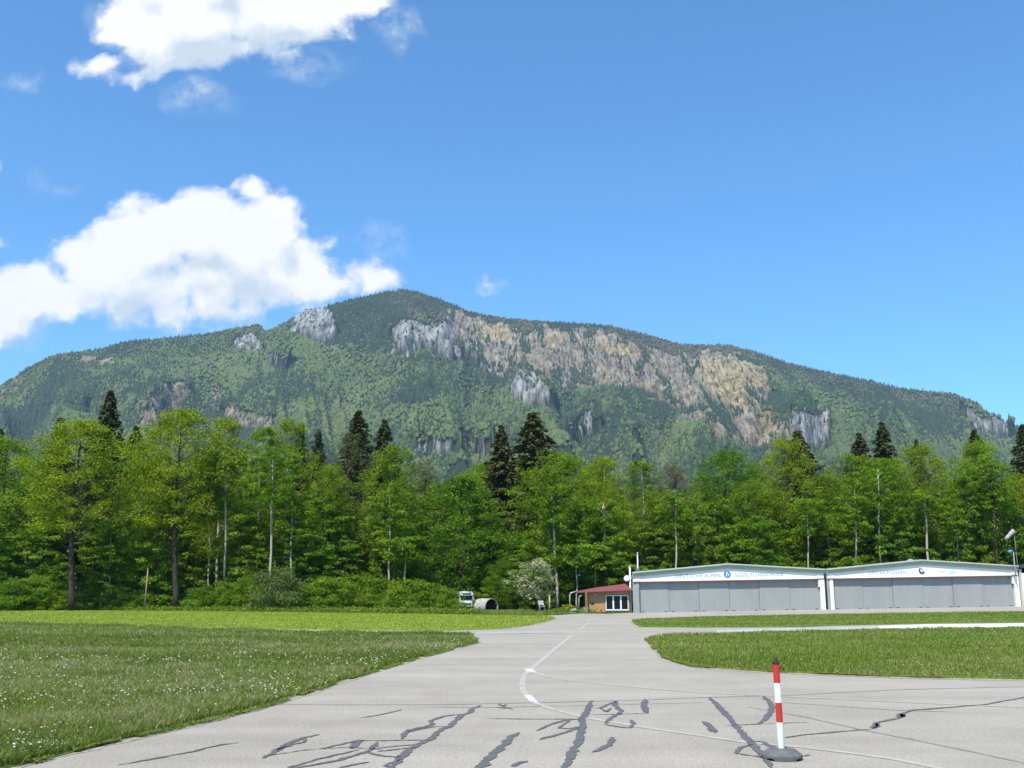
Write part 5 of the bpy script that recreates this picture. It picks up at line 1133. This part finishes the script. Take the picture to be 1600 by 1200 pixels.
def blue_lamp():
    Y = YF - 0.6; b = at(1585.5, 885, Y); t = at(1583.5, 862, Y); e = at(1577.5, 859.5, Y); base = gz(b.x, Y) + 2.9; root = empty('blue_lamp', (b.x, Y, base)); dx = t.x - b.x; H = t.z - base; ex_ = e.x - b.x
    bm = bmesh.new(); tube(bm, [(.05, 0, 0), (0, 0, H * .5), (dx, 0, H - .15), (dx - .08, 0, H + .05), (dx - .25, 0, H + .12)], .055, 10); bm_obj('bracket', bm, STEEL, root)
    bm = bmesh.new(); box(bm, -.02, .12, 0.05, 0.48, .1, .2); bm_obj('wall_mount', bm, STEEL, root)
    BL = paint('blue_enamel', (.03, .20, .52), .1, 4, .3)
    bm = bmesh.new(); lathe(bm, [(.08, .18), (.16, .10), (.21, -.02), (.21, -.08), (.18, -.10)], 20); 
    o = bm_obj('lamp_shade', bm, BL, root, True, (ex_, 0, H + .0)); o.rotation_euler = (R(25), R(35), 0)
    bm = bmesh.new(); box(bm, dx - .12, dx + .35, -.1, .15, H + .0, H + .22, bev=.03); bm_obj('ballast', bm, BLACK, root)
    tag(root, 'round blue lamp on a bent steel bracket at the right hangar corner', 'lamp')
blue_lamp()

# ------------------------------------------------------------------ red and white marker post
def marker():
    c = gp(1222, 1186); root = empty('marker_post', (c.x, c.y, 0.0)); 
    RED = paint('signal_red', (0.50, 0.028, 0.022), 0.08, 5, 0.35, bump=0.03); WH = paint('post_white', (0.76, 0.76, 0.76), 0.05, 4, 0.35, bump=0.03)
    RUB = NT('recycled_rubber'); f = RUB.noise(14, 5, .7); RUB.col(RUB.ramp(f, [(.3, (.085, .085, .088)), (.7, (.145, .143, .14))])).rough(.8).bump(RUB.noise(160, 2), .4, .003); RUB = RUB.m
    for mt_, cc in ((RED, (0.50, 0.028, 0.022)), (WH, (0.76, 0.76, 0.76))):
        q = NT('scuffed'); a1 = q.noise(16, 6, .75); a2 = q.noise(40, 5, .8, stretch=(1, 1, .35)); b1 = q.mix(q.math('MULTIPLY', q.math('SUBTRACT', a1, .58), 5, True), cc, tuple(v * .55 + .03 for v in cc))
        q.col(q.mix(q.math('MULTIPLY', q.math('SUBTRACT', a2, .60), 5, True), b1, (.30, .27, .24))).rough(.45); mt_.name = 'old'; 
        if cc[1] < .1: RED = q.m
        else: WH = q.m
    # foot: octagonal-round moulded rubber with notches below the rim
    bm = bmesh.new(); seg = 48; prof = [(.208, .0), (.213, .03), (.212, .052), (.196, .060), (.150, .098), (.142, .104), (.118, .106), (.105, .100), (.060, .100), (.042, .112), (.036, .112)]
    rings = []
    for k, (r, z) in enumerate(prof):
        ring = []
        for j in range(seg):
            zz = z
            if k == 0 and (j % 12) in (3, 4, 5): zz = .022
            ring.append(bm.verts.new((r * math.cos(6.28318 * j / seg + .2), r * math.sin(6.28318 * j / seg + .2), zz)))
        rings.append(ring)
    for i in range(len(rings) - 1):
        for j in range(seg): bm.faces.new((rings[i][j], rings[i][(j + 1) % seg], rings[i + 1][(j + 1) % seg], rings[i + 1][j]))
    bm.faces.new(rings[-1]); bm_obj('foot', bm, RUB, root)
    H = .975; z0, z1 = .10, H; bm = bmesh.new(); seg = 28; r = .0365
    tilt = -.012; cuts = [z0, .155, .162, .372, .575, .775, z1]
    rr = [.033, .033, .0345, .0345, .0345, .0345, .0345]; rings = [[bm.verts.new((tilt * z / H + rr[i] * math.cos(6.28318 * j / seg), rr[i] * math.sin(6.28318 * j / seg), z)) for j in range(seg)] for i, z in enumerate(cuts)]
    mi = [0, 0, 0, 1, 0, 1]
    for i in range(len(rings) - 1):
        for j in range(seg): f = bm.faces.new((rings[i][j], rings[i][(j + 1) % seg], rings[i + 1][(j + 1) % seg], rings[i + 1][j])); f.smooth = True; f.material_index = mi[i]
    bm_obj('pole', bm, [WH, RED], root)
    bm = bmesh.new(); lathe(bm, [(.041, 0), (.041, .012), (.034, .02), (.022, .030), (.012, .034)], 20); tube(bm, [(-.006, 0, .030), (-.008, 0, .062), (.010, 0, .072), (.014, 0, .036)], .005, 6)
    bm_obj('cap', bm, paint('black_plastic_cap', (.03, .022, .02), .2, 8, .5), root, False, (tilt, 0, H))
    tag(root, 'red and white striped marker post on a grey rubber foot on the tarmac', 'marker post')
marker()

# ------------------------------------------------------------------ haze: the air between here and the mountain
def haze():
    bm = bmesh.new(); box(bm, -3600, 3600, -500, 5200, -2.0, 1350)
    m_ = bpy.data.materials.new('haze_air'); m_.use_nodes = True; nt = m_.node_tree; nt.nodes.remove(nt.nodes['Principled BSDF'])
    v = nt.nodes.new('ShaderNodeVolumePrincipled'); v.inputs['Color'].default_value = (0.52, 0.76, 1.0, 1); v.inputs['Density'].default_value = HAZE; v.inputs['Anisotropy'].default_value = 0.0
    nt.links.new(v.outputs[0], nt.nodes['Material Output'].inputs['Volume']); o = bm_obj('haze', bm, m_); tag(o, kind='stuff')
HAZE = 5.2e-5
haze()
